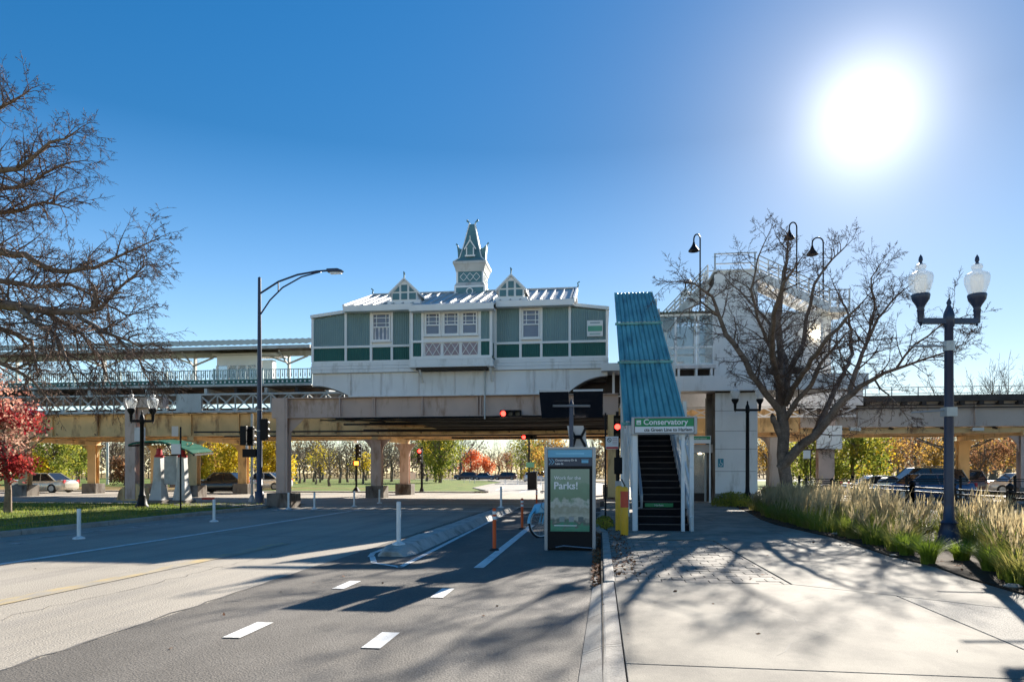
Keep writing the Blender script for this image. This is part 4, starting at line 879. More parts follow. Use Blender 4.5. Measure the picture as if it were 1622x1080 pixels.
# front beam and floor
bx('fascia_beam', 'white', tw, wx(1068,EY-.5), wx(1376,EY-.5), EY-.5, EY-.3, 5.3, 6.0)
bx('beam_soffit', 'plate', tw, wx(1068,EY-.5), wx(1376,EY-.5), EY-.3, EY+1, 5.32, 5.4)
bx('bridge_floor', 'plate', tw, 2.3, EX0, EY-.2, EY+5.5, 6.4, 6.55)
for px in (1075,1103,1127): x = wx(px,EY-.1); bx('joist', 'white', tw, x-.05, x+.05, EY-.15, EY+3, 6.0, 6.4)
bx('soffit_shade_sheet', 'darksteel', tw, 2.4, EX0-.05, EY+.3, EY+.35, 6.0, 6.4)  # dark sheet painted in place of the shade between the joists
# glass bridge
gb = empty('glazed_bridge', (4, EY, 6.5), 'glazed waiting bridge between the blue stair roof and the white tower', 'glass enclosure')
gx0, gx1 = wx(1040,EY), wx(1131,EY)
for px in (1041,1070,1101,1106,1130): x = wx(px,EY); bx('mullion', 'trim', gb, x-.045, x+.045, EY-.05, EY+.05, 6.55, 9.0)
for z in (6.6,7.42,8.95): bx('transom', 'trim', gb, gx0, gx1, EY-.055, EY+.055, z-.045, z+.045)
for a, c in ((1043,1069),(1071,1100),(1107,1129)):
    for z0_, z1_ in ((6.65,7.37),(7.47,8.9)): bx('pane', 'glass', gb, wx(a,EY), wx(c,EY), EY-.01, EY+.01, z0_, z1_)
bx('back_pane', 'glass', gb, gx0, gx1, EY+2.4, EY+2.42, 6.6, 8.9)
for px in (1050,1080,1110): x = wx(px,EY); bx('rear_mullion', 'trim', gb, x-.04, x+.04, EY+2.35, EY+2.45, 6.55, 8.9)
bx('rear_rail', 'trim', gb, gx0, gx1, EY+2.35, EY+2.45, 7.4, 7.5); bx('bench', 'trim', gb, wx(1055,EY), wx(1090,EY), EY+1.6, EY+2.0, 6.95, 7.02)
q = MB(); vs = []; n = 40
for i in range(n+1): x = gx0-.2+(gx1-gx0+.3)*i/n; d = .05*(i%2); vs += [(x,EY-.25,9.05+d), (x,EY+2.6,9.12+d)]
q.add(vs, [(2*i,2*i+2,2*i+3,2*i+1) for i in range(n)]); q.build('ribbed_roof', 'platroof', gb)
# overpass stairs with rails
op = empty('overpass_stairs', (EX1, EY+1, 9), 'white overpass stairs with railings descending both sides of the tower top', 'stairs')
def stair_flight(x0, z0, x1, z1, y0, y1, rail_h=.85):
    for y in (y0, y1):
        MB().beam((x0,y,z0-.1), (x1,y,z1-.1), .08, .38).build('stringer', 'white', op)
        for h in (.2,.4,.62,rail_h): MB().beam((x0,y,z0+h), (x1,y,z1+h), .04, .045).build('rail', 'white' if h < .8 else 'grey', op)
        n = 7
        for i in range(n+1): f = i/n; x = x0+(x1-x0)*f; z = z0+(z1-z0)*f; bx('rail_post', 'white', op, x-.03, x+.03, y-.03, y+.03, z, z+rail_h)
    for i in range(10):
        f = (i+.5)/10; x = x0+(x1-x0)*f; z = z0+(z1-z0)*f; bx('tread', 'white', op, x-.16, x+.16, y0+.05, y1-.05, z-.05, z)
stair_flight(EX1+.1, 10.9, EX1+3.3, 9.25, EY+.3, EY+1.9); stair_flight(EX0-.1, 10.9, EX0-2.9, 8.0, EY+1.6, EY+3.0)
bx('landing', 'white', op, EX1+3.3, EX1+4.2, EY+.25, EY+1.95, 8.95, 9.15)
for y in (EY+.3, EY+1.9):
    for h in (.4,.85): MB().beam((EX1+3.3,y,9.15+h), (EX1+4.2,y,9.15+h), .04, .045).build('rail', 'grey', op)
    bx('rail_post', 'white', op, EX1+4.15, EX1+4.22, y-.03, y+.03, 9.1, 10.05)
MB().add([(EX0-.1,EY+1.55,10.7), (EX0-2.9,EY+1.55,7.8), (EX0-2.9,EY+1.55,8.85), (EX0-.1,EY+1.55,11.75)], [(0,1,2,3)]).build('screen', 'mesh', op)
for y in (EY+.1, EY+2.9):
    for z in (11.35,11.82): MB().beam((EX0,y,z), (EX1,y,z), .045, .05).build('rail', 'grey', op)
for x in (EX0, EX1-.1):
    for y in (EY+.1, EY+2.9): bx('rail_post', 'grey', op, x-.035, x+.035, y-.035, y+.035, 11.0, 11.85)
# elevator door bay behind the stair
dr = empty('elevator_entrance', (4.5, EY+1.2, .1), 'glazed elevator entrance lobby with a small canopy left of the tower', 'entrance')
dx0, dx1 = wx(1088,EY+1), EX0-.02
bx('door_frame', 'grey', dr, dx0, dx0+.12, EY+.9, EY+1.05, .1, 2.45); bx('door_frame', 'grey', dr, dx1-.35, dx1-.25, EY+.9, EY+1.05, .1, 2.45)
bx('header', 'plate', dr, 2.6, dx1, EY+.6, EY+1.1, 2.45, 2.85)
bx('glazing', 'glass', dr, dx0+.12, dx1-.35, EY+.96, EY+.98, .5, 2.44); bx('kick_plate', 'darksteel', dr, dx0+.12, dx1-.35, EY+.94, EY+.98, .1, .5)
bx('inner_wall', 'plate', dr, dx0-.5, dx1, EY+2.6, EY+2.7, .1, 2.6, ); bx('side_panel', 'plinth', dr, dx1-.24, dx1, EY+.85, EY+.95, .1, 5.3)
bx('ceiling_lamp', 'warm_lamp', dr, dx1-.6, dx1-.45, EY+1.0, EY+1.2, 2.39, 2.42)
q = MB(); 
for i in range(24): x = 2.7+i*.11; q.box(x, x+.06, EY+.4, EY+1.1, 2.9, 2.98)
q.build('canopy_ribs', 'darksteel', dr)
asg = bx('wheelchair_sign', 'signblue', None, EX0+.12, EX0+.38, EY-.02, EY-.004, 1.75, 2.15); tag(asg, 'blue wheelchair access sign on the white tower wall', 'sign')
q = MB().tube([(EX0+.25+.07*math.cos(a*.5), EY-.025, 1.88+.07*math.sin(a*.5)) for a in range(-7,4)], .012, 5).lathe([(0,-.02),(.022,0),(0,.02)], (EX0+.23,EY-.028,2.09), 6).tube([(EX0+.23,EY-.025,2.06),(EX0+.235,EY-.025,1.95),(EX0+.3,EY-.025,1.94),(EX0+.33,EY-.025,1.86)], .012, 5); q.build('symbol', 'signwhite', asg)
# second green sign behind the stair
s2y = EY-.6; x0, x1 = wx(1095,s2y), wx(1126,s2y); z0, z1 = wz(1110,702,s2y), wz(1110,690,s2y)
s2 = bx('platform_direction_sign', 'signwhite', None, x0-1.1, x1, s2y, s2y+.05, z0, z1); tag(s2, 'smaller green and white station sign half hidden behind the stair', 'sign')
bx('green_band', 'signgreen', s2, x0-1.05, x1-.03, s2y-.006, s2y-.002, (z0+z1)/2, z1-.02); text('Conservatory', x0+.02, s2y-.01, (z0+z1)/2+.03, .12, 'signwhite', s2); bx('post', 'white', s2, x1-.06, x1, s2y+.06, s2y+.12, .1, z0+.02)
# ================================================================ STREET LIGHTS
def GS(p): return [(r*.78, z*.8) for r, z in p]
def acorn_lamp(loc, label, half=.56, H_=4.3, m='navy', flag=False, asym=False):
    root = empty('street_lamp', (0,0,0), label, 'street lamp', 'twin globe street lamps')
    MB().lathe([(.26,0),(.26,.06),(.2,.12),(.17,.3),(.13,.42),(.15,.46),(.1,.52),(.085,.8)], n=16).build('base', m, root, smooth=True)
    MB().box(-.2,.2,-.2,.2,0,.05).build('base_plate', m, root)
    MB().lathe([(.085,.5),(.085,1.5),(.075,H_-.2),(.095,H_-.18),(.095,H_+.04),(.07,H_+.12),(.03,H_+.22),(.045,H_+.27),(.0,H_+.36)], n=14).build('pole', m, root, smooth=True)
    MB().beam((-half,0,H_-.08), (half,0,H_-.08), .1, .1).build('cross_arm', m, root)
    for sx in (-half, half):
        u = MB().lathe(GS([(.0,-.22),(.03,-.2),(.02,-.16),(.07,-.13),(.075,.12),(.09,.14),(.075,.2),(.1,.26),(.19,.4),(.21,.5),(.2,.53)]), (sx,0,H_), 16).build('lamp_holder', m, root, smooth=True)
        gl_ = MB().lathe(GS([(.17,.53),(.2,.6),(.265,.8),(.275,.93),(.25,1.0),(.13,1.06),(.095,1.1),(.13,1.17),(.11,1.22),(.03,1.26)]), (sx,0,H_), 24).build('globe', 'globe', root, smooth=False)
        MB().lathe(GS([(.1,.56),(.14,.72),(.14,.95),(.05,1.02)]), (sx,0,H_), 12).build('inner_refractor', 'globe', gl_)
        MB().lathe(GS([(.05,1.24),(.03,1.28),(.05,1.33),(.04,1.4),(.0,1.47)]), (sx,0,H_), 10).build('finial', m, gl_)
    if flag: MB().tube([(-.75,0,H_-.55),(0,0,H_-.55)], .02, 6).lathe([(.1,-.09),(.1,.09)], (0,0,H_-.55), 10).build('banner_arm', 'grey', root)
    if flag: MB().tube([(-.7,0,2.52),(-.1,0,2.56)], .018, 5).box(-.1,.1,-.1,.1,2.45,2.62).build('banner_bracket', 'grey', root)
    root.location = loc; return root
l1_ = acorn_lamp((G(1503,866,.1).x, G(1503,866,.1).y, .1), 'tall dark blue twin globe street lamp in the ornamental grass at right', flag=True, half=.53, H_=4.32); l1_.rotation_euler.z = YAW
acorn_lamp((G(1184,797,.1).x, G(1184,797,.1).y, .1), 'twin globe street lamp in front of the white elevator tower', half=.56, m='black').rotation_euler.z = YAW
acorn_lamp((G(225,803,.1).x, G(225,803,.1).y, .1), 'twin globe street lamp on the lawn beside the green roofed map shelter', half=.42, H_=3.55, m='black').rotation_euler.z = .2
# mast light with curved arm
mx, my = G(411,797,.1).x, G(411,797,.1).y
ml = empty('mast_light', (mx,my,.1), 'tall dark mast light with a long curved double arm over the street', 'street light')
MB().lathe([(.2,0),(.2,.5),(.13,.56),(.12,2.5),(.07,10.2),(0,10.25)], (mx,my,.1), 14).build('pole', 'navy', ml, smooth=True)
zt_ = wz(411,462,my)
MB().tube([(mx,my,zt_-.1), (mx+.9,my,zt_+.42), (mx+1.8,my,zt_+.7), (mx+2.7,my,zt_+.82), (mx+3.3,my,zt_+.84)], .045, 8).build('upper_arm', 'navy', ml)
MB().tube([(mx,my,zt_-1.1), (mx+.5,my,zt_-.4), (mx+1.1,my,zt_+.15), (mx+2.0,my,zt_+.6), (mx+2.9,my,zt_+.8)], .035, 8).tube([(mx+.9,my,zt_-.02),(mx+.9,my,zt_+.42)], .03, 6).build('lower_arm', 'navy', ml)
hd = MB().prismy([(mx+3.2,zt_+.76), (mx+3.85,zt_+.72), (mx+3.95,zt_+.8), (mx+3.7,zt_+.9), (mx+3.2,zt_+.9)], my-.14, my+.14).build('lamp_head', 'navy', ml, bevel=.03)
bx('lens', 'signwhite', hd, mx+3.35, mx+3.85, my-.1, my+.1, zt_+.68, zt_+.735)
for zz in (3.35, 4.3): MB().lathe([(.135,0),(.135,.05)], (mx,my,zz), 12).build('band', 'grey', ml)
# traffic signals
def lens(sig, x, y, z, m, face=-1, r=.1, vis=True):
    MB().lathe([(0,0),(r*.7,.012),(r,.03),(r,.06)], (0,0,0), 14).build('lens', m, sig)
    o = sig.children[-1] if False else None
def sigbox(name, root, x, y, z, n=3, lit=0, axis='v', face=-1, s=.29, m='black', lit_m='red_lamp'):
    """a signal head of n sections; face -1 looks towards -Y"""
    hsx, hsz = (s/2, n*s/2) if axis == 'v' else (n*s/2, s/2)
    h = bx('housing', m, root, x-hsx, x+hsx, y-.09, y+.09, z-hsz, z+hsz, bevel=.02)
    for k in range(n):
        cxx, czz = (x, z+hsz-s*(k+.5)) if axis == 'v' else (x-hsx+s*(k+.5), z)
        ring = [(cxx+s*.37*math.cos(t*math.pi/8), y+face*.095, czz+s*.37*math.sin(t*math.pi/8)) for t in range(16)]
        MB().add([(cxx, y+face*.11, czz)]+ring, [(0,1+(i if face<0 else (i+1)%16),1+((i+1)%16 if face<0 else i)) for i in range(16)]).build('lens', lit_m if k == lit else 'dim_lens', root)
        v = MB(); hs2 = s*.42; pts = [(cxx+hs2*math.cos(t), y, czz+hs2*math.sin(t)) for t in [math.pi*(-.12+1.24*i/8) for i in range(9)]]
        for p, q in zip(pts, pts[1:]): v.add([p, q, (q[0],y+face*.3,q[2]-.02), (p[0],y+face*.3,p[2]-.02)], [(0,1,2,3)])
        v.build('visor', m, root)
    return h
def signal(label, px, py, Y, **k):
    x, z = wx(px, Y), wz(px, py, Y); r = empty('traffic_signal', (x,Y,z), label, 'traffic light'); sigbox('s', r, x, Y, z, **k); return r, x, z
r, x, z = signal('red traffic light hung sideways under the front girder of the street frame', 809, 655, 28.1, axis='h'); MB().tube([(x-7.5,28.25,z-.12),(x+2.9,28.25,z-.1)], .04, 6).build('hanger_bar', 'black', r)
r, x, z = signal('smaller red sideways traffic light hung under the far side of the viaduct', 838, 692, 39.2, axis='h'); MB().tube([(x-4.5,39.35,z),(x+4.5,39.35,z-.03)], .05, 6).build('hanger_bar', 'black', r)
r, x, z = signal('red traffic light on the post just left of the staircase side', 978, 676, 27.0, n=3, axis='v', lit=1); MB().tube([(x,27.15,.1),(x,27.15,z+.6)], .06, 8).build('pole', 'black', r)
r, x, z = signal('tiny red traffic light seen just right above the bike share kiosk', 940, 722, 52, n=3, axis='h'); MB().tube([(x,52.1,0),(x,52.1,z)], .06, 6).build('pole', 'black', r)
r, x, z = signal('red traffic light on the black corner post between the pillars and the green tree', 665, 722, 50.6, n=3, axis='v', s=.36); MB().tube([(x+.1,50.8,.05),(x+.1,50.8,z+.7)], .09, 8).lathe([(.2,0),(.12,.3)], (x+.1,50.8,.05), 10).build('pole', 'black', r); bx('sign_plate', 'plate', r, x-.8, x-.35, 50.7, 50.73, z-1.75, z-1.2)
r, x, z = signal('black traffic light turned aside on the grass corner with a glowing pedestrian hand', 569, 714, 50.6, n=3, axis='v', lit=9, s=.34); MB().tube([(x-.28,50.75,.05),(x-.28,50.75,z+.5)], .08, 8).lathe([(.35,0),(.1,.35)], (x-.28,50.75,.05), 8).build('pole', 'black', r)
ph = bx('pedestrian_head', 'black', r, x-.42, x+.08, 50.45, 50.65, z-1.15, z-.7); bx('hand_lens', 'orange_lamp', ph, x-.34, x, 50.43, 50.445, z-1.07, z-.78); bx('detector', 'signwhite', r, x-.42, x-.12, 50.5, 50.7, z+.6, z+.8)
# signals strapped to the mast light
r = empty('traffic_signal', (mx,my,4), 'pair of black traffic lights strapped to the tall mast light pole', 'traffic light')
x0_ = wx(388, my); zc = wz(388,690,my)
sigbox('s', r, x0_, my-.1, zc, face=1, lit=9, s=.29); sigbox('s', r, x0_+.12, my+.3, zc, face=1, lit=9, s=.29); sigbox('s', r, wx(421,my), my-.15, wz(421,680,my), face=1, lit=9, s=.31)
bx('controller', 'black', r, wx(386,my), wx(407,my), my-.12, my+.1, wz(388,724,my), wz(388,711,my)); MB().tube([(x0_,my,zc+.3),(mx+.3,my,zc+.32)], .03, 6).tube([(x0_,my,zc-.2),(mx+.3,my,zc-.2)], .03, 6).build('bracket', 'black', r)
px_ = empty('grey_pole', (*G(399,794,.1)[:2],.1), 'slim grey steel pole beside the mast light', 'pole'); gp = G(399,794,.1); MB().lathe([(.17,0),(.1,.25),(.06,.3),(.055,wz(399,655,gp.y)-.1)], (gp.x,gp.y,.1), 10).build('shaft', 'grey', px_)
bx('white_plate', 'plate', px_, gp.x-.3, gp.x-.18, gp.y-.05, gp.y-.02, 2.5, 3.1)
# gooseneck lamps on the station
def goose(x, y, z0, z1, d, label):
    r = empty('gooseneck_lamp', (x,y,z0), label, 'lamp', 'gooseneck lamps on the station roof')
    pts = [(x,y,z0), (x,y,z1-.25)]+[(x+d*(.25-.25*math.cos(t)), y, z1-.25+.25*math.sin(t)) for t in [math.pi*i/8 for i in range(1,9)]]+[(x+d*.5,y,z1-.4)]
    MB().tube(pts, .035, 8).build('pole', 'black', r)
    MB().lathe([(.04,.02),(.07,-.1),(.12,-.2),(.27,-.42),(.26,-.44),(.03,-.25)], (x+d*.5,y,z1-.38), 14).build('shade', 'black', r, smooth=True)
GZ = 34.6
goose(wx(1109,GZ), GZ, 9.0, wz(1109,371,GZ), -.6, 'gooseneck lamp on the tall pole left of the tower top')
goose(wx(1095,GZ+3), GZ+3, 9.2, wz(1095,443,GZ+3), -.6, 'lower gooseneck lamp behind the leftmost tall one')
goose(wx(1077,GZ+5), GZ+5, 9.2, wz(1077,470,GZ+5), .1, 'small lamp shade peeping over the glazed bridge roof')
goose(wx(1304,GZ), GZ, 9.1, wz(1304,376,GZ), -1., 'gooseneck lamp on a pole at the foot of the right overpass stairs')
goose(wx(1262,GZ+1), GZ+1, 9.4, wz(1262,352,GZ+1), -.7, 'gooseneck lamp seen through the top twigs of the bare tree')
# ================================================================ POSTS
def white_post(loc, label, h=.78, grp='white flexible lane posts'):
    r = empty('lane_post', (0,0,0), label, 'post', grp)
    MB().lathe([(.13,0),(.12,.03),(.05,.06)], n=12).build('base', 'whiteplastic', r); MB().lathe([(.042,.04),(.042,h-.06),(.045,h-.02),(.03,h)], n=12).build('tube', 'whiteplastic', r, smooth=True)
    r.location = loc; return r
P0 = [((125,853,0), 'white lane post nearest the left lawn kerb'), ((339,826,0), 'white lane post in front of the map shelter, below the twin lamp'), ((457,806,0), 'leftmost lane post of the row in front of the pink column block'), ((498,806,0), 'lane post just right of the pink column block'),
      ((561,802,0), 'lane post midway between the pink column block and the dark pillar'), ((601,797,0), 'lane post standing before the nearest dark pillar base')]
src = None
for (px, py, z), lb in P0:
    gpt = G(px, py)
    if src is None: src = white_post(gpt, lb, .68)
    else: c = copy_tree(src); c.location = gpt; c['label'] = lb
c = white_post((sepx, 12.45, .165), 'white post on the near end block of the concrete lane separator', .8)
c = copy_tree(c); c.location = (sepx-.05, 26.2, .16); c['label'] = 'white post on the far end of the concrete lane separator'; 
for k, (px, py) in enumerate([(735,765),(744,765),(752,766),(800,766),(820,767),(838,769),(857,768),(860,781),(700,764),(716,762)]):
    c = copy_tree(src); c.location = G(px,py); c['label'] = ['left','second','third','fourth','fifth','sixth','seventh','nearest','eighth','ninth'][k]+' small white post along the far bend of the street'
def orange_post(loc, label):
    r = empty('orange_post', (0,0,0), label, 'post', 'orange flexible bike lane posts')
    MB().lathe([(.1,0),(.09,.03),(.05,.05)], n=12).build('base', 'rubber', r); MB().lathe([(.036,.04),(.036,.78),(.04,.8),(.02,.82)], n=12).build('tube', 'orange', r, smooth=True)
    for z in (.6,.7): MB().lathe([(.0385,z),(.0385,z+.06)], n=12).build('white_band', 'whiteplastic', r)
    r.location = loc; return r
o_ = orange_post(G(783,872), 'nearest orange post with white bands in the bike lane')
for (px, py), lb in (((827,838), 'second orange post, between the first and the parked bike'), ((850,806), 'farthest orange post, just left of the kiosk top of the bike wheel')):
    c = copy_tree(o_); c.location = G(px,py); c['label'] = lb
def bollard(loc, lb, band=True):
    r = empty('yellow_bollard', (0,0,0), lb, 'bollard', 'yellow bollards')
    MB().lathe([(.088,0),(.088,1.02),(.07,1.07),(0,1.09)], n=18).build('sleeve', 'yellow', r, smooth=True)
    if band: MB().lathe([(.0895,.62),(.0895,.98)], n=18).build('red_band', 'red', r)
    r.location = loc
bollard((.55,15.75,.1), 'front yellow bollard with a red band beside the stair foot'); bollard((.46,16.9,.1), 'plain yellow bollard behind the banded one', False)
# ================================================================ BIKE SHARE KIOSK
KY = 13.35; kx0, kx1 = wx(864,KY)-.0, wx(942,KY); kz = lambda py: wz(903, py, KY)
kk = empty('bike_share_kiosk', ((kx0+kx1)/2, KY, 0), 'grey and dark blue bike share kiosk with a green Parks poster', 'kiosk')
kb = bx('body', 'black', kk, kx0+.02, kx1-.02, KY, KY+.28, .03, 1.93, bevel=.01)
for x0, x1 in ((kx0-.02,kx0+.045), (kx1-.045,kx1+.02)): bx('side_frame', 'alu', kk, x0, x1, KY-.03, KY+.31, .0, 1.96, bevel=.01)
bx('top_cap', 'alu', kk, kx0-.02, kx1+.02, KY-.035, KY+.32, 1.945, 1.985)
bx('header_panel', 'skyblue', kk, kx0+.05, kx1-.05, KY-.02, KY-.004, kz(724), kz(712)); hd2 = kk.children[-1]
bx('header_print', M('header_print', (.25,.6,.8), .4), hd2, kx0+.2, kx1-.2, KY-.024, KY-.021, kz(719)-.005, kz(717)); 
nm_ = bx('name_panel', 'deepblue', kk, kx0+.05, kx1-.05, KY-.02, KY-.004, kz(738), kz(724.3))
text('Conservatory Dr &', kx0+.19, KY-.024, kz(730), .052, 'signwhite', nm_, bold=.001); text('Lake St', kx0+.19, KY-.024, kz(735.5), .052, 'signwhite', nm_, bold=.001)
q = MB()
for dx_ in (.07,.12): q.beam((kx0+dx_,KY-.024,kz(726.5)), (kx0+dx_+.05,KY-.024,kz(731)), .012, .02, (0,1,0)); q.beam((kx0+dx_,KY-.024,kz(735.5)), (kx0+dx_+.05,KY-.024,kz(731)), .012, .02, (0,1,0))
q.build('chevrons', 'skyblue', nm_); bx('symbol_box', 'skyblue', nm_, kx1-.25, kx1-.12, KY-.025, KY-.021, kz(733), kz(728.5)); bx('symbol_line', 'skyblue', nm_, kx1-.26, kx1-.11, KY-.025, KY-.021, kz(727.8), kz(727.2))
# poster
pm_ = bpy.data.materials.new('park_poster_print'); pm_.use_nodes = True; t = pm_.node_tree; L = t.links; bs_ = t.nodes['Principled BSDF']; bs_.inputs['Roughness'].default_value = .3; bs_.inputs['Coat Weight'].default_value = .25; bs_.inputs['Coat Roughness'].default_value = .08
tc_ = _n(t,'ShaderNodeTexCoord'); sx_ = _n(t,'ShaderNodeSeparateXYZ'); L.new(tc_.outputs['Generated'], sx_.inputs[0]); cr = _n(t,'ShaderNodeValToRGB')
n1_ = _n(t,'ShaderNodeTexNoise'); n1_.inputs['Scale'].default_value = 4; n1_.inputs['Detail'].default_value = 5; mp_ = _n(t,'ShaderNodeMapping'); mp_.inputs['Scale'].default_value = (1.2,1,2.2); L.new(tc_.outputs['Generated'], mp_.inputs[0]); L.new(mp_.outputs[0], n1_.inputs[0])
md_ = _n(t,'ShaderNodeMath', operation='MULTIPLY_ADD'); L.new(n1_.outputs['Fac'], md_.inputs[0]); md_.inputs[1].default_value = .42; L.new(sx_.outputs['Z'], md_.inputs[2]); L.new(md_.outputs[0], cr.inputs[0])
e = cr.color_ramp.elements; e[0].position = .14; e[0].color = (.03,.2,.12,1); e[1].position = 1.15; e[1].color = (.22,.32,.24,1)
for p_, c_r in ((.3,(.05,.28,.16,1)), (.36,(.1,.13,.11,1)), (.45,(.48,.47,.38,1)), (.58,(.3,.3,.22,1)), (.66,(.52,.52,.45,1)), (.72,(.14,.24,.15,1)), (.95,(.16,.29,.19,1))): z_ = e.new(p_); z_.color = c_r
L.new(cr.outputs[0], bs_.inputs['Base Color'])
bx('poster_frame', 'black', kk, kx0+.055, kx1-.055, KY-.03, KY-.004, kz(844), kz(739)); 
ps = MB().box(kx0+.1, kx1-.1, KY-.036, KY-.031, kz(841), kz(742.5)).build('poster', pm_, kk)
text('Work for the', kx0+.17, KY-.04, kz(759), .092, 'signwhite', ps, bold=.001); text('Parks!', kx0+.16, KY-.04, kz(774), .19, 'signwhite', ps, bold=.004)
bx('print_line', 'signwhite', ps, kx0+.17, kx0+.6, KY-.04, KY-.037, kz(832.5), kz(831.2))
for k_ in range(3): bx('planter_print', M('planter_print%d'%k_, ((.25,.3,.28),(.3,.33,.33),(.12,.15,.14))[k_], .5), ps, kx0+.27+.18*k_, kx0+.37+.18*k_, KY-.0395, KY-.0365, kz(826), kz(818))
MB().tube([(kx0+.2,KY-.06,.07),(kx0+.35,KY-.07,.1),(kx1-.05,KY-.06,.06)], .012, 5).build('cable', 'alu', kk)
# solar panels on a mast behind
sx0 = wx(905, 13.9)
so_ = empty('solar_mast', (sx0, 13.9, 0), 'pair of dark solar panels on a thin mast behind the bike share kiosk', 'solar panel')
MB().tube([(sx0,13.9,0),(sx0,13.9,wz(905,640,13.9))], .045, 10).lathe([(.045,0),(.0,.12)], (sx0,13.9,wz(905,640,13.9)), 10).build('mast', 'navy', so_)
zc = wz(905,641,13.9); 
for sg, pxa, pxb in ((-1,856,901.5), (1,909,955)):
    xa, xb = wx(pxa,13.9), wx(pxb,13.9); dz = .235; dy = .62
    pts = [(xa,13.9-dy*.5,zc+dz), (xb,13.9-dy*.5,zc+dz), (xb,13.9+dy*.5,zc-dz), (xa,13.9+dy*.5,zc-dz)]
    sp_ = MB().add(pts+[(p[0],p[1]+.015,p[2]+.03) for p in pts], [(3,2,1,0),(4,5,6,7),(0,1,5,4),(1,2,6,5),(2,3,7,6),(3,0,4,7)]).build('solar_panel', 'solar', so_)
    MB().beam((xa,13.9-dy*.5-.02,zc+dz+.01), (xb,13.9-dy*.5-.02,zc+dz+.01), .02, .04).build('panel_frame', 'alu', sp_)
MB().tube([(wx(876,13.9),13.85,zc-.02),(wx(935,13.9),13.85,zc-.03)], .025, 6).build('cross_bar', 'alu', so_)
xa, xb = wx(904,14.3), wx(928,14.3)
sb = MB().add([(xa-.02,14.2,2.15),(xb+.05,14.2,2.0),(xb-.05,14.2,2.45),(xa-.07,14.2,2.45)], [(0,1,2,3)]+[]).box(xa,xb,14.22,14.3,2.0,2.4).build('junction_box', 'plate', so_)
q = MB(); q.tube([(xa,14.15,2.4),(xa+.1,14.15,2.2),(xa+.05,14.15,2.02)], .03, 5).tube([(xb,14.15,2.4),(xb-.1,14.15,2.2),(xb,14.15,2.02)], .03, 5).tube([(xa+.08,14.15,2.22),(xb-.08,14.15,2.22)], .04, 5); q.build('bracket', 'black', so_)
# ================================================================ BICYCLE (front half shows)
bk = empty('share_bicycle', (0,0,0), 'pale blue share bicycle docked behind the kiosk, front wheel showing', 'bicycle')
wr = .33
def wheel(x):
    o = MB(); n = 28; pts = [(x+wr*math.cos(i*2*math.pi/n), 0, wr+wr*math.sin(i*2*math.pi/n)) for i in range(n+1)]
    t_ = MB().tube(pts, .024, 6, False).build('tyre', 'rubber', bk, smooth=True)
    r2 = wr-.035; MB().tube([(x+r2*math.cos(i*2*math.pi/n), 0, wr+r2*math.sin(i*2*math.pi/n)) for i in range(n+1)], .014, 5, False).build('rim', 'whiteplastic', t_)
    q = MB()
    for i in range(14): a = i*2*math.pi/14; q.tube([(x,0,wr),(x+r2*math.cos(a),0,wr+r2*math.sin(a))], .003, 3, False)
    q.tube([(x,-.06,wr),(x,.06,wr)], .035, 8); q.build('spokes', 'grey', t_)
    q = MB(); vs = []
    m = 14; rr = wr+.045
    for i in range(m+1):
        a = math.radians(28)+math.radians(150)*i/m
        for yy, dr in ((-.055,-.03),(0,.01),(.055,-.03)): vs.append((x+(rr+dr)*math.cos(a), yy, wr+(rr+dr)*math.sin(a)))
    q.add(vs, [(3*i+j,3*i+j+1,3*i+j+4,3*i+j+3) for i in range(m) for j in (0,1)]); q.build('mudguard', 'bikeblue', bk, smooth=True)
wheel(0); wheel(1.08)
MB().tube([(0,-.06,wr),(.14,-.055,.72)], .018, 6).tube([(0,.06,wr),(.14,.055,.72)], .018, 6).tube([(.14,0,.66),(.2,0,.98),(.19,0,1.05)], .028, 8).build('fork', 'bikeblue', bk)
MB().tube([(.17,0,.78),(.32,0,.5),(.55,0,.36),(.68,0,.4),(.82,0,.9)], [.05,.05,.055,.05,.03], 8).tube([(.6,0,.36),(1.08,0,.33)], .02, 6).build('frame', 'bikeblue', bk, smooth=True)
MB().tube([(.28,-.3,1.06),(.2,-.2,1.08),(.18,0,1.06),(.2,.2,1.08),(.28,.3,1.06)], .014, 6).build('handlebar', 'black', bk)
MB().prismy([(-.2,.56),(.12,.55),(.22,.72),(.14,.82),(-.06,.78)], -.15, .15).build('front_basket', 'bikeblue', bk, bevel=.03)
MB().lathe([(0,-.03),(.07,-.02),(.1,.02),(.05,.05)], (.84,0,.97), 10).build('saddle', 'black', bk)
q = MB().tube([(-.02,-.17,.9),(-.1,-.17,.72),(0,-.17,.62),(.06,-.17,.8)], .008, 4).build('cable', 'black', bk)
bp = G(849,852); bk.location = (bp.x+.12, bp.y+.1, 0); bk.rotation_euler = (R(-5), 0, R(42))
MB()
# dock behind it
dk = empty('bike_dock', (bp.x+.95, bp.y+.1, 0), 'grey bike dock post hidden mostly behind the kiosk', 'bike dock'); bx('dock_post', 'grey', dk, bp.x+.85, bp.x+1.05, bp.y-.0, bp.y+.15, 0, .8, bevel=.03); bx('dock_plate', 'grey', dk, bp.x+.4, bp.x+1.5, bp.y-.15, bp.y+.3, 0, .03)
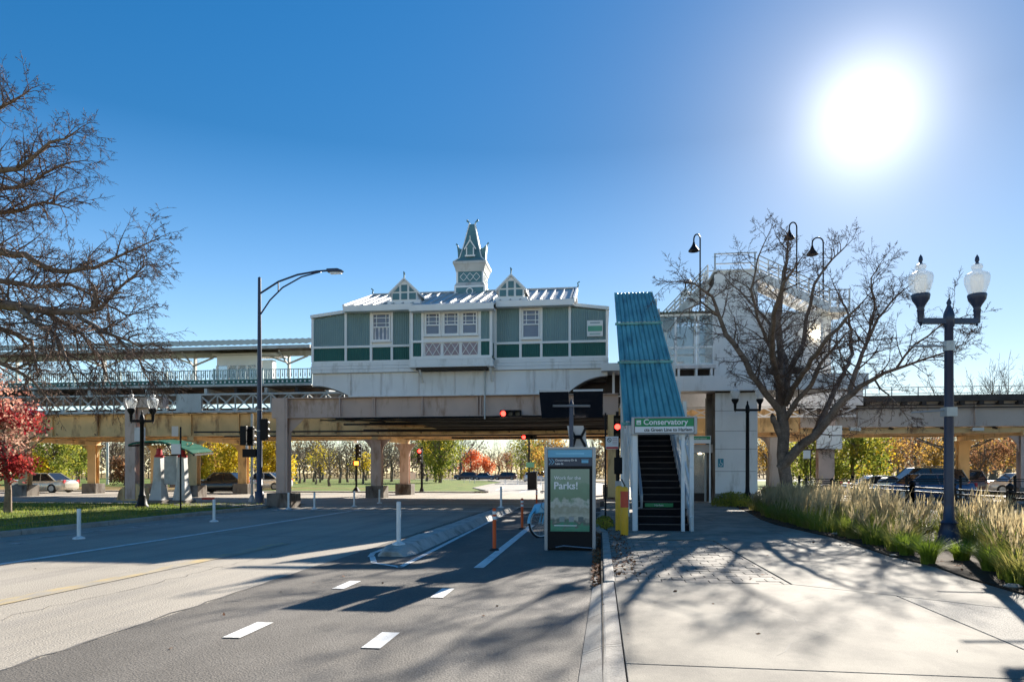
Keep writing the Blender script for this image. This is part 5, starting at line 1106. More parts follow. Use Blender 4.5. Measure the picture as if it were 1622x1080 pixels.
# parking sign near the stair
PX = wx(959,20); ps_ = empty('no_parking_sign', (PX,20,.1), 'white and red no parking sign on a thin dark post left of the staircase', 'sign')
MB().tube([(PX,20,.1),(PX,20,3.2)], .025, 8).build('post', 'black', ps_); pz0_, pz1_ = wz(970,711,19.95), wz(970,691,19.95); xa, xb = wx(959.5,19.95), wx(979.5,19.95)
pl = bx('plate', 'signwhite', ps_, xa, xb, 19.95, 19.965, pz0_, pz1_); bx('red_strip', 'printed_red', pl, xa+.01, xb-.01, 19.943, 19.948, pz0_+.01, pz0_+.065)
cxx, czz = xa+.1, pz1_-.1
MB().tube([(cxx+.055*math.cos(t*math.pi/8),19.945,czz+.055*math.sin(t*math.pi/8)) for t in range(17)], .008, 4).tube([(cxx-.035,19.945,czz+.04),(cxx+.035,19.945,czz-.04)], .008, 4).build('symbol', 'printed_dark', pl); 
q = MB()
for k in range(4): q.box(xa+.19, xb-.03, 19.945, 19.948, pz1_-.06-.05*k, pz1_-.045-.05*k)
q.build('print_lines', M('print_pink', (.5,.3,.32), .5), pl)
mtp = empty('parking_meter_box', (wx(979,21),21,.1), 'dark signal controller and white tag on a post beside the stair side rails', 'control box'); x = wx(979,21)
MB().tube([(x,21,.1),(x,21,2.4)], .05, 8).build('post', 'black', mtp); bx('box', 'black', mtp, x-.12, x+.12, 20.85, 21.05, 1.45, 1.95, bevel=.02); bx('tag', 'plate', mtp, x-.09, x+.09, 20.8, 20.82, .95, 1.25); MB().tube([(x+.1,21,1.3),(x+.2,20.95,1.1),(x+.1,21,.9)], .02, 6).build('cable', 'black', mtp)
# low shrubs by the kerb
def shrub(loc, rx, ry, h, n, m, label, size=.08, cat='shrub', group=None):
    r = empty('shrub', loc, label, cat, group)
    u = RS.normal(size=(n,3)); u /= np.linalg.norm(u, axis=1)[:,None]; u[:,2] = np.abs(u[:,2]); rr = RS.rand(n)**.4
    P = np.column_stack([loc[0]+u[:,0]*rx*rr, loc[1]+u[:,1]*ry*rr, loc[2]+u[:,2]*h*rr]); V, F = leaf_quads(P, size); npmesh('foliage', V, F, m, r)
    q = MB(); 
    for k in range(10): a = random.random()*6.28; q.tube([(loc[0],loc[1],loc[2]), (loc[0]+rx*.7*math.cos(a), loc[1]+ry*.7*math.sin(a), loc[2]+h*.7)], .012, 3)
    q.build('stems', 'twig', r); return r
shrub((.12,18.6,.05), .28, 1.4, .3, 1400, 'leaf_green', 'low green weeds growing inside the kerb corner left of the bollards', .05)
shrub((5.5,29.8,.12), .9, 1.2, .6, 3000, 'leaf_green', 'dark low shrub at the foot of the tower beside the lamp', .07); shrub((7.4,30.8,.12), 1.1, 1.0, .75, 3000, 'leaf_green', 'dark shrub right of the tower lamp, behind the first grasses', .07)
# white box on the right column
bxu = empty('blank_sign_panel', (wx(1314,39.2),39.2,3), 'blank square white panel fixed to the pink column right of the bare tree', 'panel')
bx('face', 'white', bxu, wx(1294,39.2), wx(1334,39.2), 39.2, 39.3, wz(1314,711,39.2), wz(1314,674,39.2)); bx('back_box', 'grey', bxu, wx(1298,39.2), wx(1330,39.2), 39.3, 39.5, wz(1314,708,39.2), wz(1314,678,39.2))
bx('keyhole', 'darksteel', bxu, wx(1313,39.2), wx(1315,39.2), 39.19, 39.198, wz(1314,693,39.2), wz(1314,690,39.2))
for px, lb in ((1352,'flood lamp under the viaduct edge, right of the blank panel'), (1545,'flood lamp under the viaduct edge, right of the big lamp pole')):
    x = wx(px,39.6); f = bx('flood_lamp', 'grey', None, x-.28, x+.28, 39.3, 39.5, wz(px,682,39.4), wz(px,677,39.4)); tag(f, 'small '+lb, 'lamp')
xp = wx(1284,38); sgp = empty('street_sign', (xp,38,.1), 'small pale sign on a thin black post between tree trunk and pink column', 'sign'); MB().tube([(xp,38,.1),(xp,38,wz(1284,712,38))], .035, 6).build('post', 'black', sgp); bx('plate', 'signwhite', sgp, xp-.38, xp-.02, 37.95, 37.97, wz(1284,726,38), wz(1284,713,38))
# far street signs
x = wx(838,60); f = empty('far_street_sign', (x,60,0), 'dark pole with a small green sign left of the kiosk top', 'sign'); MB().tube([(x,60,0),(x,60,7)], .08, 8).tube([(x,60,7),(x-1.2,60,7.3)], .05, 6).build('pole', 'black', f); bx('plate', M('muted_green', (.15,.4,.25), .5), f, x-.25, x+.45, 59.9, 59.93, wz(838,740,60), wz(838,732,60)); bx('bin', 'black', f, x-.1, x+.7, 59.6, 60.3, 0, 1.5)
# ================================================================ MAP SHELTER
ms_ = empty('map_shelter', (-19.3,29.4,.1), 'small street map shelter with a curved green roof on two white piers', 'shelter')
my0 = 29.4
for pxb, lbp in ((252,0), (289,1)):
    x = wx(pxb,my0); zt2 = wz(pxb,724,my0)
    p = MB()
    hb_, ht_ = .3, .15
    vs = [(x-hb_,my0-hb_,.25),(x+hb_,my0-hb_,.25),(x+hb_,my0+hb_,.25),(x-hb_,my0+hb_,.25),(x-ht_-.06,my0-ht_,1.1),(x+ht_+.06,my0-ht_,1.1),(x+ht_+.06,my0+ht_,1.1),(x-ht_-.06,my0+ht_,1.1),(x-ht_,my0-ht_,zt2),(x+ht_,my0-ht_,zt2),(x+ht_,my0+ht_,zt2),(x-ht_,my0+ht_,zt2)]
    f = [(3,2,1,0),(8,9,10,11)]+[(a+4*k,(a+1)%4+4*k,(a+1)%4+4+4*k,a+4+4*k) for k in (0,1) for a in range(4)]
    pr_ = p.add(vs, f).build('pier', 'trussgrey', ms_); MB().lathe([(.2,0),(.21,.06),(.14,.12),(.1,.4)], (x,my0,zt2), 12).build('red_cap', 'printed_red', pr_); bx('pier_base', 'plinth', pr_, x-.4, x+.4, my0-.4, my0+.4, .05, .25)
    q = MB()
    for a in range(5): q.tube([(x,my0,zt2+.3),(x-.5+.25*a,my0,zt2+.62)], .03, 5)
    q.build('roof_struts', 'rust', pr_)
q = MB(); n = 14; xl, xr = wx(222,my0), wx(322,my0); vs = []
def rzz(f): return wz(260,697,my0)+.05-.55*(abs(f-.33)/.67)**2.0
for i in range(n+1): f = i/n; x = xl+(xr-xl)*f; vs += [(x,my0-.8,rzz(f)-.12+(i%2)*.025), (x,my0+.8,rzz(f)+(i%2)*.025)]
q.add(vs, [(2*i,2*i+2,2*i+3,2*i+1) for i in range(n)]); q.build('curved_roof', M('shelter_green', (.01,.1,.05), .45), ms_)
for y in (my0-.8, my0+.8):
    MB().tube([(xl+(xr-xl)*i/n, y, rzz(i/n)-.04-(.12 if y < my0 else 0)) for i in range(n+1)], .03, 5).build('roof_edge', M('shelter_green_edge%d'%(y>my0), (.02,.13,.07), .45), ms_)
for i in range(6): f = i/5; x = xl+(xr-xl)*f; MB().beam((x,my0-.78,rzz(f)-.2), (x,my0+.78,rzz(f)-.08), .05, .08).build('rafter', 'darksteel', ms_)
xm0, xm1 = wx(261,my0), wx(281,my0); bx('map_panel', M('map_print', (.3,.33,.35), .3, var=.3, vs=3), ms_, xm0, xm1, my0-.05, my0+.03, .95, 2.25); bx('panel_frame', 'black', ms_, xm0-.1, xm1+.2, my0-.1, my0-.04, 2.26, 2.31)
xq = G(286,809,.1); s3 = empty('corner_sign_post', (xq.x,xq.y,.1), 'thin black post with two small white sign plates in front of the map shelter', 'sign'); MB().tube([(xq.x,xq.y,.1),(xq.x,xq.y,wz(286,676,xq.y))], .03, 6).build('post', 'black', s3)
bx('plate', 'signwhite', s3, wx(273,xq.y)-.02, wx(286,xq.y)+.02, xq.y-.04, xq.y-.025, wz(280,719,xq.y), wz(280,703,xq.y)); bx('plate', 'plate', s3, wx(273,xq.y), wx(283,xq.y), xq.y-.04, xq.y-.025, wz(280,691,xq.y), wz(280,675,xq.y))
rs_ = bx('red_bag', 'red', None, G(329,794).x-.3, G(329,794).x+.35, G(329,794).y-.1, G(329,794).y+.1, .1, .22, bevel=.04); tag(rs_, 'small red scrap lying on the pavement right of the map shelter', 'litter')
# ================================================================ CARS
def car(label, loc, rot, col, L_=4.6, H_=1.45, W=1.82, kind='sedan', tail=False, rack=False):
    r = empty('parked_car', (0,0,0), label, 'car'); pm = M('car_paint', col, .25, .3, var=.02, bump=0, coat=.6)
    belt = H_*.6; suv = kind == 'suv'
    st_ = [(-.5,.32,.42,.62),(-.485,.28,.56,.8),(-.4,.2,.66 if not suv else .68,.94),(-.22,.18,belt/H_*.97,1),(.1,.18,belt/H_,1),(.32,.18,belt/H_*1.02,1),(.44,.2,(.66 if not suv else .7),.95),(.49,.3,.6,.84),(.5,.36,.5,.7)]
    b = MB(); vs = []
    for f, zb_, zt_, wf in st_:
        x = f*L_; w2 = W/2*wf; zb_ *= 1.0; zt2 = zt_*H_; zm2 = (zb_+zt2)/2
        vs += [(x,-w2*.93,zb_), (x,-w2,zb_+.15), (x,-w2,zm2+.08), (x,-w2*.9,zt2), (x,w2*.9,zt2), (x,w2,zm2+.08), (x,w2,zb_+.15), (x,w2*.93,zb_)]
    m = 8; fs = []
    for i in range(len(st_)-1):
        for j in range(m): fs.append((i*m+j, i*m+(j+1)%m, (i+1)*m+(j+1)%m, (i+1)*m+j))
    fs += [tuple(range(m))[::-1], tuple(range((len(st_)-1)*m, len(st_)*m))]
    body = b.add(vs, [f[::-1] for f in fs]).build('body', pm, r, smooth=True)
    xa = [(-.24,belt-.02),(-.10,H_-.03),(.0,H_),(.18,H_-.02 if not suv else H_-.01),(.34 if not suv else .42, belt+.05 if not suv else H_-.15),(.40 if not suv else .47, belt-.03)]
    gh = MB(); vs = []
    for f, z in xa: w2 = W/2*(.9 if z < H_*.75 else .7); vs += [(f*L_,-w2,z), (f*L_,w2,z)]
    n = len(xa); fs = [(2*i,2*i+1,2*i+3,2*i+2) for i in range(n-1)]
    gh.add(vs, fs+[tuple(2*i for i in range(n))[::-1], tuple(2*i+1 for i in range(n))]); gh.build('window', 'carglass', r)
    q = MB(); q.add([(x*L_,s_*W/2*.71,z+.012) for x, z in xa[1:4 if not suv else 5][:4] for s_ in (-1,1)], [(2*i,2*i+1,2*i+3,2*i+2) for i in range((3 if not suv else 4)-1)]); q.build('roof', pm, r)
    for s_ in (-1,1):
        q = MB()
        for a_, c_ in ((xa[0],xa[1]), (xa[-2] if not suv else xa[4], xa[3]), (xa[-1],xa[-2])): q.beam((a_[0]*L_,s_*W/2*.905 if a_[1] < H_*.75 else s_*W/2*.71,a_[1]), (c_[0]*L_,s_*W/2*(.905 if c_[1] < H_*.75 else .71),c_[1]), .05, .06)
        q.beam((.09*L_,s_*W/2*.91,belt-.02), (.07*L_,s_*W/2*.71,H_-.01), .05, .06); q.beam((-.1*L_,s_*W/2*.715,H_-.015), (.18*L_,s_*W/2*.715,H_-.01), .04, .05); q.build('pillars', pm, r)
        for x in (-.31*L_, .3*L_):
            t_ = MB().tube([(x,s_*(W/2-.2),.33),(x,s_*(W/2+.0),.33)], .33, 18).build('wheel', 'rubber', r); MB().tube([(x,s_*(W/2),.33),(x,s_*(W/2+.012),.33)], .21, 10).build('rim', 'alu', t_)
        bx('headlight', 'glass' if False else 'signwhite', r, -.487*L_, -.455*L_, s_*W*.3, s_*W*.42, .6, .72); bx('tail_light', 'printed_red', r, .475*L_, .495*L_, s_*W*.3, s_*W*.42, .72, .95)
        bx('mirror', pm, r, -.19*L_, -.16*L_, s_*W*.47, s_*W*.55, belt+.02, belt+.14)
    if rack:
        for s_ in (-1,1): MB().tube([(-.05*L_,s_*.55,H_+.07),(.35*L_,s_*.55,H_+.07)], .02, 5).build('roof_rack', 'alu', r)
    r.location = loc; r.rotation_euler.z = rot; return r
g1_ = G(75,780); car('cream white sedan driving on the cross street far left behind the columns', (g1_.x-.6,47.2,0), 0, (.6,.56,.47))
for k_ in ():
    pass
car('black sedan on the cross street right of the map shelter', (wx(355,47.6),47.6,0), 0, (.012,.012,.012), H_=1.5)
c_w = car('white car peeping out right of the mast light pole', (wx(418,56),56,0), 0, (.7,.7,.7), H_=1.5)
for px, col, kind, lb in ((738,(.06,.045,.05),'suv','dark maroon car first in the far car park row'), (768,(.06,.09,.14),'sedan','dark blue car second in the far car park row'), (800,(.1,.05,.045),'suv','brown red car in the middle of the far car park row'), ):
    car(lb, (wx(px,138),138,0), random.choice((0,math.pi)), col, kind=kind, L_=4.8, H_=1.6 if kind == 'suv' else 1.45)
car('white car at the right end of the far car park beside the kiosk', (wx(856,105),105,0), math.pi, (.7,.7,.72), kind='suv', L_=5, H_=1.7)
car('dark blue hatchback parked behind the black fence at right', (wx(1452,40.5)+.1,40.0,0), .1, (.03,.07,.16), L_=4.9, H_=1.42); 
car('black sport utility car with roof bars behind the blue hatchback', (wx(1455,44),44,0), .0, (.02,.02,.02), kind='suv', L_=5, H_=1.78, rack=True)
car('dark red tailed car behind the big lamp pole', (wx(1490,47),47,0), math.pi*0, (.05,.015,.015), kind='suv', L_=4.9, H_=1.75)
car('grey white car low at the right edge behind the fence', (wx(1612,52),52,0), 0, (.5,.5,.5), L_=4.7)
car('white low car hood just left of the blue hatchback', (wx(1398,45),45,0), math.pi, (.55,.55,.55), L_=4.5, H_=1.3)
# ================================================================ FENCES
def fence(p, q, label, h=1.05, pitch=.12, zb=.1, posts=2.4, m='black', rail_t=.04):
    p, q = Vector(p), Vector(q); d = (q-p); Ln = d.length; d.normalize(); r = empty('iron_fence', (p.x,p.y,zb), label, 'fence')
    for z in (.12, h-.12, h-.02): MB().beam((p.x,p.y,zb+z), (q.x,q.y,zb+z), .035, rail_t).build('rail', m, r)
    nb_ = int(Ln/pitch); pk = None
    cap = 290
    for i in range(1, nb_):
        pt = p+d*(i*Ln/nb_)
        if i <= cap:
            if pk is None: o = MB().box(-.009,.009,-.009,.009,.0,h).build('picket', m, r); pk = o.data
            else: o = link('picket', pk, r)
            o.location = (pt.x-p.x, pt.y-p.y, 0)
    n = max(1, int(Ln/posts)); 
    for i in range(n+1):
        pt = p+d*(Ln*i/n); MB().box(pt.x-.045,pt.x+.045,pt.y-.045,pt.y+.045,zb-.1,zb+h+.03).lathe([(.03,0),(.065,.03),(.07,.08),(.0,.14)], (pt.x,pt.y,zb+h+.03), 10).build('post', m, r)
    return r
fence((7.9,28), (7.75,18.5), 'black iron fence behind the ornamental grass, the stretch nearest the tree'); fence((7.75,18.5), (7.2,11.2), 'black iron fence behind the big lamp pole with a ball topped post'); 
fence((7.2,11.2), (7.2,4), 'black iron fence at the near right, leaving the picture')
fence((9.5,34.8), (32,36.6), 'black iron fence running across in front of the parked cars', h=1.1)
# ================================================================ TREES
def grow(b, p, d, L_, r0, lev, maxlev, bend=.35, spread=.9, up=.15, nseg=5, kids_=(4,6), minr=.004, sides=(8,6,4,3,3,3), shrink=.6, droop=0.):
    """a recursive bent branch; collects tubes into b"""
    pts = [Vector(p)]; d = Vector(d).normalized(); rad = [r0]; tip = max(minr*.6, r0*.35)
    for i in range(nseg):
        f = (i+1)/nseg
        d = (d+Vector((random.gauss(0,1),random.gauss(0,1),random.gauss(0,1)))*bend*.3+Vector((0,0,up*.35-droop*.35*f))).normalized()
        pts.append(pts[-1]+d*L_/nseg); rad.append(r0+(tip-r0)*f)
    b.tube(pts, rad, sides[min(lev, 5)], False)
    if lev < maxlev:
        n = random.randint(*kids_)
        for k in range(n):
            f = .22+.76*(k+random.random())/n; i = min(nseg-1, int(f*nseg)); t_ = f*nseg-i
            q = pts[i].lerp(pts[i+1], t_); dd = (pts[i+1]-pts[i]).normalized()
            v = Vector((random.gauss(0,1),random.gauss(0,1),random.gauss(0,.8))); v = (v-dd*v.dot(dd)).normalized()
            nd = (dd*(1-.35*spread)+v*spread*random.uniform(.55,1)).normalized()
            rr = (rad[i]+(rad[i+1]-rad[i])*t_)*random.uniform(.45,.68)
            grow(b, q, nd, L_*shrink*random.uniform(.6,1.1)*(1-.3*f), max(rr, minr), lev+1, maxlev, bend, spread, up, max(3, nseg-1), kids_, minr, sides, shrink, droop)
        # leader continues as a twig
        grow(b, pts[-1], d, L_*shrink*.8, max(tip, minr), lev+1, maxlev, bend, spread, up, max(3, nseg-1), kids_, minr, sides, shrink, droop)
def limb(bT, bC, pts, rads, twig_every=.45, tl=(1.0,2.2), lev=1, maxlev=4, **kw):
    """a main limb given by its points; twigs grow all along it"""
    P = [Vector(p) for p in pts]; Q = []; Rr = []
    for i in range(len(P)-1):
        m = max(2, int((P[i+1]-P[i]).length/.35))
        for k in range(m):
            f = k/m; v = P[i].lerp(P[i+1], f); Q.append(v+Vector((random.gauss(0,1),random.gauss(0,1),random.gauss(0,1)))*.022*(1 if k else .5)); Rr.append(rads[i]+(rads[i+1]-rads[i])*f)
    Q.append(P[-1]); Rr.append(rads[-1]); bT.tube(Q, Rr, 10, True)
    tot = sum((b-a).length for a, b in zip(Q, Q[1:])); acc = 0; nxt = twig_every*.5+ (tot*.1)
    for i in range(len(Q)-1):
        sg = (Q[i+1]-Q[i]).length
        while nxt < acc+sg:
            f = (nxt-acc)/sg; q = Q[i].lerp(Q[i+1], f); dd = (Q[i+1]-Q[i]).normalized(); v = Vector((random.gauss(0,1),random.gauss(0,1),random.gauss(.15,.8))); v = (v-dd*v.dot(dd)).normalized()
            nd = (dd*.6+v*random.uniform(.6,1.1)).normalized(); s_ = nxt/tot; l_ = random.uniform(*tl)*(1.1-.45*s_)
            grow(bC, q, nd, l_, min(Rr[i]*.5, .012+.016*l_), lev, maxlev, **kw); nxt += twig_every*random.uniform(.6,1.4)
        acc += sg
    dd = (Q[-1]-Q[-2]).normalized(); grow(bC, Q[-1], dd, tl[1]*.38, rads[-1], lev, maxlev, **kw)
def pt(px, py, Y, ddepth=0):
    Y = Y+ddepth; return (wx(px,Y), Y, wz(px,py,Y))
# the big bare tree by the tower
TYY = 26.5
bt = empty('bare_tree', (wx(1246,TYY),TYY,.1), 'large bare tree with a forked trunk in the ornamental grass before the elevator tower', 'tree')
T = MB(); C_ = MB(); kw = dict(bend=.6, spread=.95, up=.1, nseg=4, kids_=(3,4), minr=.0062, shrink=.62, sides=(8,6,5,3,3,3))
q_ = lambda px, py, dd=0: pt(px, py, TYY, dd)
limb(T, C_, [q_(1247,806), q_(1244,760), q_(1240,720), q_(1241,680), q_(1237,650)], [0.316,0.218,0.206,0.2,0.182], 9)
limb(T, C_, [q_(1238,655), q_(1212,622,-.3), q_(1190,590,-.6), q_(1172,558,-.8), q_(1150,530,-1), q_(1138,498,-1.2), q_(1128,470,-1.2), q_(1100,448,-1.4), q_(1062,446,-1.6)], [0.141,0.12,0.106,0.0991,0.0848,0.067,0.0494,0.0318,0.0141], .23, (.7,1.4), **kw)
limb(T, C_, [q_(1139,500,-1.2), q_(1112,478,-1.6), q_(1085,492,-2), q_(1062,520,-2.2)], [0.0423,0.0318,0.0212,0.0106], .3, (.5,1.1), **kw)
limb(T, C_, [q_(1237,652), q_(1236,610,.2), q_(1237,560,.4), q_(1233,510,.5), q_(1238,460,.5), q_(1246,415,.8), q_(1248,375,1)], [0.183,0.148,0.12,0.0991,0.0776,0.0494,0.0212], .23, (.7,1.45), **kw)
limb(T, C_, [q_(1240,640), q_(1252,585,.6), q_(1272,545,1.0), q_(1278,500,1.2), q_(1290,450,1.2), q_(1318,410,1.5), q_(1345,385,1.7)], [0.134,0.106,0.0848,0.0706,0.0529,0.0353,0.0141], .23, (.65,1.3), **kw)
limb(T, C_, [q_(1233,575), q_(1215,540,-.8), q_(1200,505,-1.4), q_(1190,460,-1.8), q_(1200,410,-2), q_(1218,370,-2)], [0.0706,0.06,0.0494,0.0388,0.0247,0.0127], .23, (.7,1.4), **kw)
limb(T, C_, [q_(1243,665), q_(1262,635,-.6), q_(1285,610,-1.0), q_(1300,575,-1.4), q_(1330,540,-1.6), q_(1352,520,-1.8)], [0.113,0.0916,0.0776,0.0564,0.0353,0.0176], .23, (.8,1.6), **kw)
limb(T, C_, [q_(1236,742), q_(1262,712,-.4), q_(1290,690,-.8), q_(1315,660,-1.1), q_(1338,632,-1.3), q_(1362,612,-1.5), q_(1400,590,-1.8), q_(1440,577,-2.1), q_(1485,562,-2.4), q_(1525,545,-2.6)], [0.183,0.17,0.148,0.134,0.113,0.0848,0.06,0.0423,0.0282,0.0141], .23, (.7,1.45), **kw)
limb(T, C_, [q_(1345,628,-1.3), q_(1355,590,-1.0), q_(1372,545,-.8), q_(1390,505,-.8), q_(1418,470,-.6), q_(1442,452,-.5)], [0.0916,0.0776,0.06,0.0459,0.0282,0.0141], .19, (.65,1.3), **kw)
limb(T, C_, [q_(1372,545,-.8), q_(1385,490,.2), q_(1380,440,.4), q_(1396,415,.4)], [0.0494,0.0388,0.0247,0.0127], .23, (.8,1.4), **kw)
limb(T, C_, [q_(1418,585,-1.9), q_(1450,545,-2.4), q_(1490,515,-2.6), q_(1530,500,-2.8)], [0.0423,0.0318,0.0212,0.0106], .23, (.7,1.4), **kw)
limb(T, C_, [q_(1385,600,-1.7), q_(1420,640,-2.2), q_(1440,665,-2.4)], [0.0353,0.0212,0.00848], .23, (.5,1.), **dict(kw, droop=.5))
limb(T, C_, [q_(1238,690), q_(1228,670,-.1), q_(1224,660,-.15)], [0.141,0.12,0.0991], 9, (.2,.3), **dict(kw, kids_=(0,1)))
limb(T, C_, [q_(1237,620), q_(1222,560,-2), q_(1225,500,-3.6), q_(1240,450,-4.6), q_(1262,420,-5)], [.12,.1,.08,.05,.02], .4, (.7,1.3), **kw)  # four limbs from here on added to thicken the cast shadows and crown
limb(T, C_, [q_(1245,640), q_(1272,590,-2), q_(1300,550,-3.4), q_(1340,505,-4.2), q_(1365,480,-4.4)], [.11,.09,.07,.045,.02], .4, (.7,1.3), **kw)
limb(T, C_, [q_(1236,620), q_(1245,570,2), q_(1225,520,3.6), q_(1180,470,4.6), q_(1150,440,5)], [.11,.09,.07,.045,.02], .4, (.7,1.3), **kw)
limb(T, C_, [q_(1290,690,-.8), q_(1330,600,1.6), q_(1350,560,2.8), q_(1345,500,3.4), q_(1320,450,3.6)], [.11,.09,.07,.045,.02], .4, (.7,1.3), **kw)
T.build('trunk', 'bark', bt, smooth=True); C_.build('crown', 'twig', bt); print('bare tree', len(C_.f))
# the big bare tree whose crown hangs in from the left
LY = 17.0
lt = empty('bare_tree', (wx(-150,LY),LY,.1), 'wide bare tree whose drooping twigs hang into the left of the view', 'tree')
T = MB(); C_ = MB(); kw = dict(bend=.6, spread=.95, up=.05, nseg=4, kids_=(2,4), minr=.006, shrink=.65, sides=(6,5,4,3,3,3), droop=.12)
q_ = lambda px, py, dd=0: pt(px, py, LY, dd)
limb(T, C_, [q_(-150,850), q_(-150,700), q_(-155,600), q_(-150,520)], [.5,.4,.37,.33], 9)
limb(T, C_, [q_(-150,560), q_(-90,470,-.3), q_(-30,478,-.5), q_(20,485,-.7), q_(70,492,-.8), q_(120,495,-.9), q_(160,488,-.9), q_(190,455,-1), q_(230,420,-1)], [.24,.2,.16,.13,.1,.08,.055,.035,.014], .115, (.6,1.25), **kw)
limb(T, C_, [q_(-150,540), q_(-80,400,.5), q_(-20,395,.6), q_(40,405,.6), q_(90,430,.6), q_(150,425,.5), q_(205,398,.4), q_(250,378,.3)], [.2,.16,.12,.09,.07,.05,.03,.013], .115, (.6,1.2), **kw)
limb(T, C_, [q_(-150,500), q_(-80,300,0), q_(-20,270,-.2), q_(30,268,-.2), q_(80,225,-.3), q_(125,205,-.3)], [.2,.14,.09,.06,.035,.013], .115, (.6,1.15), **kw)
limb(T, C_, [q_(-150,460), q_(-90,240,1), q_(-30,190,1), q_(20,160,1), q_(50,140,1)], [.15,.1,.06,.035,.013], .11, (.55,1.1), **kw)
limb(T, C_, [q_(-120,420), q_(-50,340,1.5), q_(20,335,1.5), q_(70,320,1.5), q_(110,330,1.5)], [.13,.09,.06,.04,.015], .11, (.6,1.15), **kw)
limb(T, C_, [q_(30,487,-.7), q_(60,515,-1.2), q_(95,540,-1.5), q_(110,580,-1.6), q_(125,610,-1.7)], [.09,.07,.05,.03,.012], .11, (.55,1.1), **dict(kw, droop=.45))
limb(T, C_, [q_(-60,480,0), q_(0,520,.6), q_(50,540,.8), q_(60,590,.8)], [.11,.08,.05,.02], .11, (.55,1.1), **dict(kw, droop=.45))
limb(T, C_, [q_(120,495,-.9), q_(160,525,-1.2), q_(205,540,-1.4), q_(240,560,-1.5)], [.06,.045,.028,.012], .11, (.6,1.2), **dict(kw, droop=.4))
limb(T, C_, [q_(150,490,-.9), q_(150,460,-1), q_(147,452,-1)], [.05,.045,.04], 9, (.2,.3), **dict(kw, kids_=(0,1)))
limb(T, C_, [q_(-120,430,.5), q_(-60,380,.8), q_(0,300,1), q_(50,290,1.2), q_(95,262,1.2), q_(130,255,1.2)], [.1,.08,.06,.045,.03,.012], .115, (.6,1.15), **kw)
limb(T, C_, [q_(-60,440,.5), q_(0,445,.8), q_(60,455,1), q_(110,450,1.2), q_(150,470,1.2), q_(200,500,1.2), q_(235,490,1.2)], [.1,.08,.06,.05,.035,.025,.012], .115, (.6,1.15), **kw)
limb(T, C_, [q_(-60,560,.5), q_(0,575,.8), q_(50,600,1), q_(80,640,1.2)], [.08,.06,.04,.015], .115, (.6,1.2), **dict(kw, droop=.4))
limb(T, C_, [q_(70,492,-.8), q_(130,530,-.3), q_(160,570,0), q_(175,610,0)], [.06,.045,.03,.012], .11, (.7,1.3), **dict(kw, droop=.5))
limb(T, C_, [q_(190,540,-1.2), q_(220,570,-1.2), q_(235,600,-1.2)], [.035,.025,.012], .11, (.6,1.1), **dict(kw, droop=.5))
T.build('trunk', 'bark', lt, smooth=True); C_.build('crown', 'twig', lt); print('left tree', len(C_.f))
# generic trees
def crown_pts(c, rad, n, clusters=28, cs=.28, low=-.75):
    cen = []
    while len(cen) < clusters:
        v = RS.normal(size=3); v /= np.linalg.norm(v); v *= (.45+.55*RS.rand())
        if v[2] > low: cen.append(v)
    cen = np.array(cen); idx = RS.randint(0, clusters, n); P = cen[idx]*(1-cs*.5)+RS.normal(size=(n,3))*cs*.55
    return np.array(c)+P*np.array(rad)
def leafy(label, x, y, h, rad, leafmat, n=2600, leaf=.28, trunk_r=.16, name='leafy_tree', group=None, bare=.4, cs=.3, clusters=30, z0=0):
    r = empty(name, (x,y,z0), label, 'tree', group); T = MB(); ch = h-rad[2]
    T.tube([(x,y,z0),(x+.05,y,z0+ch*.5),(x-.05,y,z0+ch),(x,y,z0+h*.85)], [trunk_r,trunk_r*.8,trunk_r*.6,trunk_r*.15], 8)
    for k in range(9):
        a = random.random()*6.28; zz = z0+ch*.4+(h-ch*.4)*.5*random.random(); rr = random.uniform(.5,.9)
        T.tube([(x,y,zz), (x+rad[0]*rr*.5*math.cos(a),y+rad[1]*rr*.5*math.sin(a),zz+rad[2]*.35), (x+rad[0]*rr*math.cos(a),y+rad[1]*rr*math.sin(a),zz+rad[2]*.8)], [trunk_r*.45,trunk_r*.25,.02], 5)
    T.build('trunk', 'bark', r); V, F = leaf_quads(crown_pts((x,y,z0+ch),rad,n,clusters,cs), leaf); npmesh('crown', V, F, leafmat, r); return r
protos = {}
def bare(label, x, y, h, rot=None, kind=0, group='bare trees in the park beyond the viaduct', m='twig'):
    kind = (kind, m)
    if kind not in protos:
        r = empty('bare_tree', (0,0,0), label, 'tree', group); T = MB(); C2 = MB(); st_ = random.getstate(); random.seed(100+kind[0]*7+(50 if m == 'twig_pale' else 0))
        T.tube([(0,0,0),(.02,0,.1),(.0,.03,.2),(.01,0,.3)], [.028,.02,.018,.016], 8)
        for k in range(6+kind[0]%3):
            a = k*2.4+random.random(); e = random.uniform(.75,1.3) if kind[0] != 3 else random.uniform(.2,.6); d = Vector((math.cos(a)*math.cos(e), math.sin(a)*math.cos(e), math.sin(e)))
            grow(C2, (0,0,.2+.025*k), d, .4, .008, 1, 4, bend=.5, spread=.9, up=.15, nseg=4, kids_=(3,4), minr=.0011, shrink=.6, sides=(5,4,3,3,3,3))
        grow(C2, (.01,0,.3), (0,0,1), .36, .012, 1, 4, bend=.35, spread=.85, up=.2, nseg=4, kids_=(3,5), minr=.0011, shrink=.6, sides=(5,4,3,3,3,3))
        T.build('trunk', 'bark', r); C2.build('crown', m, r); random.setstate(st_); protos[kind] = r; c = r
    else: c = copy_tree(protos[kind]); c['label'] = label
    c.location = (x,y,0); c.scale = (h,h,h); c.rotation_euler.z = random.random()*6.28 if rot is None else rot; return c
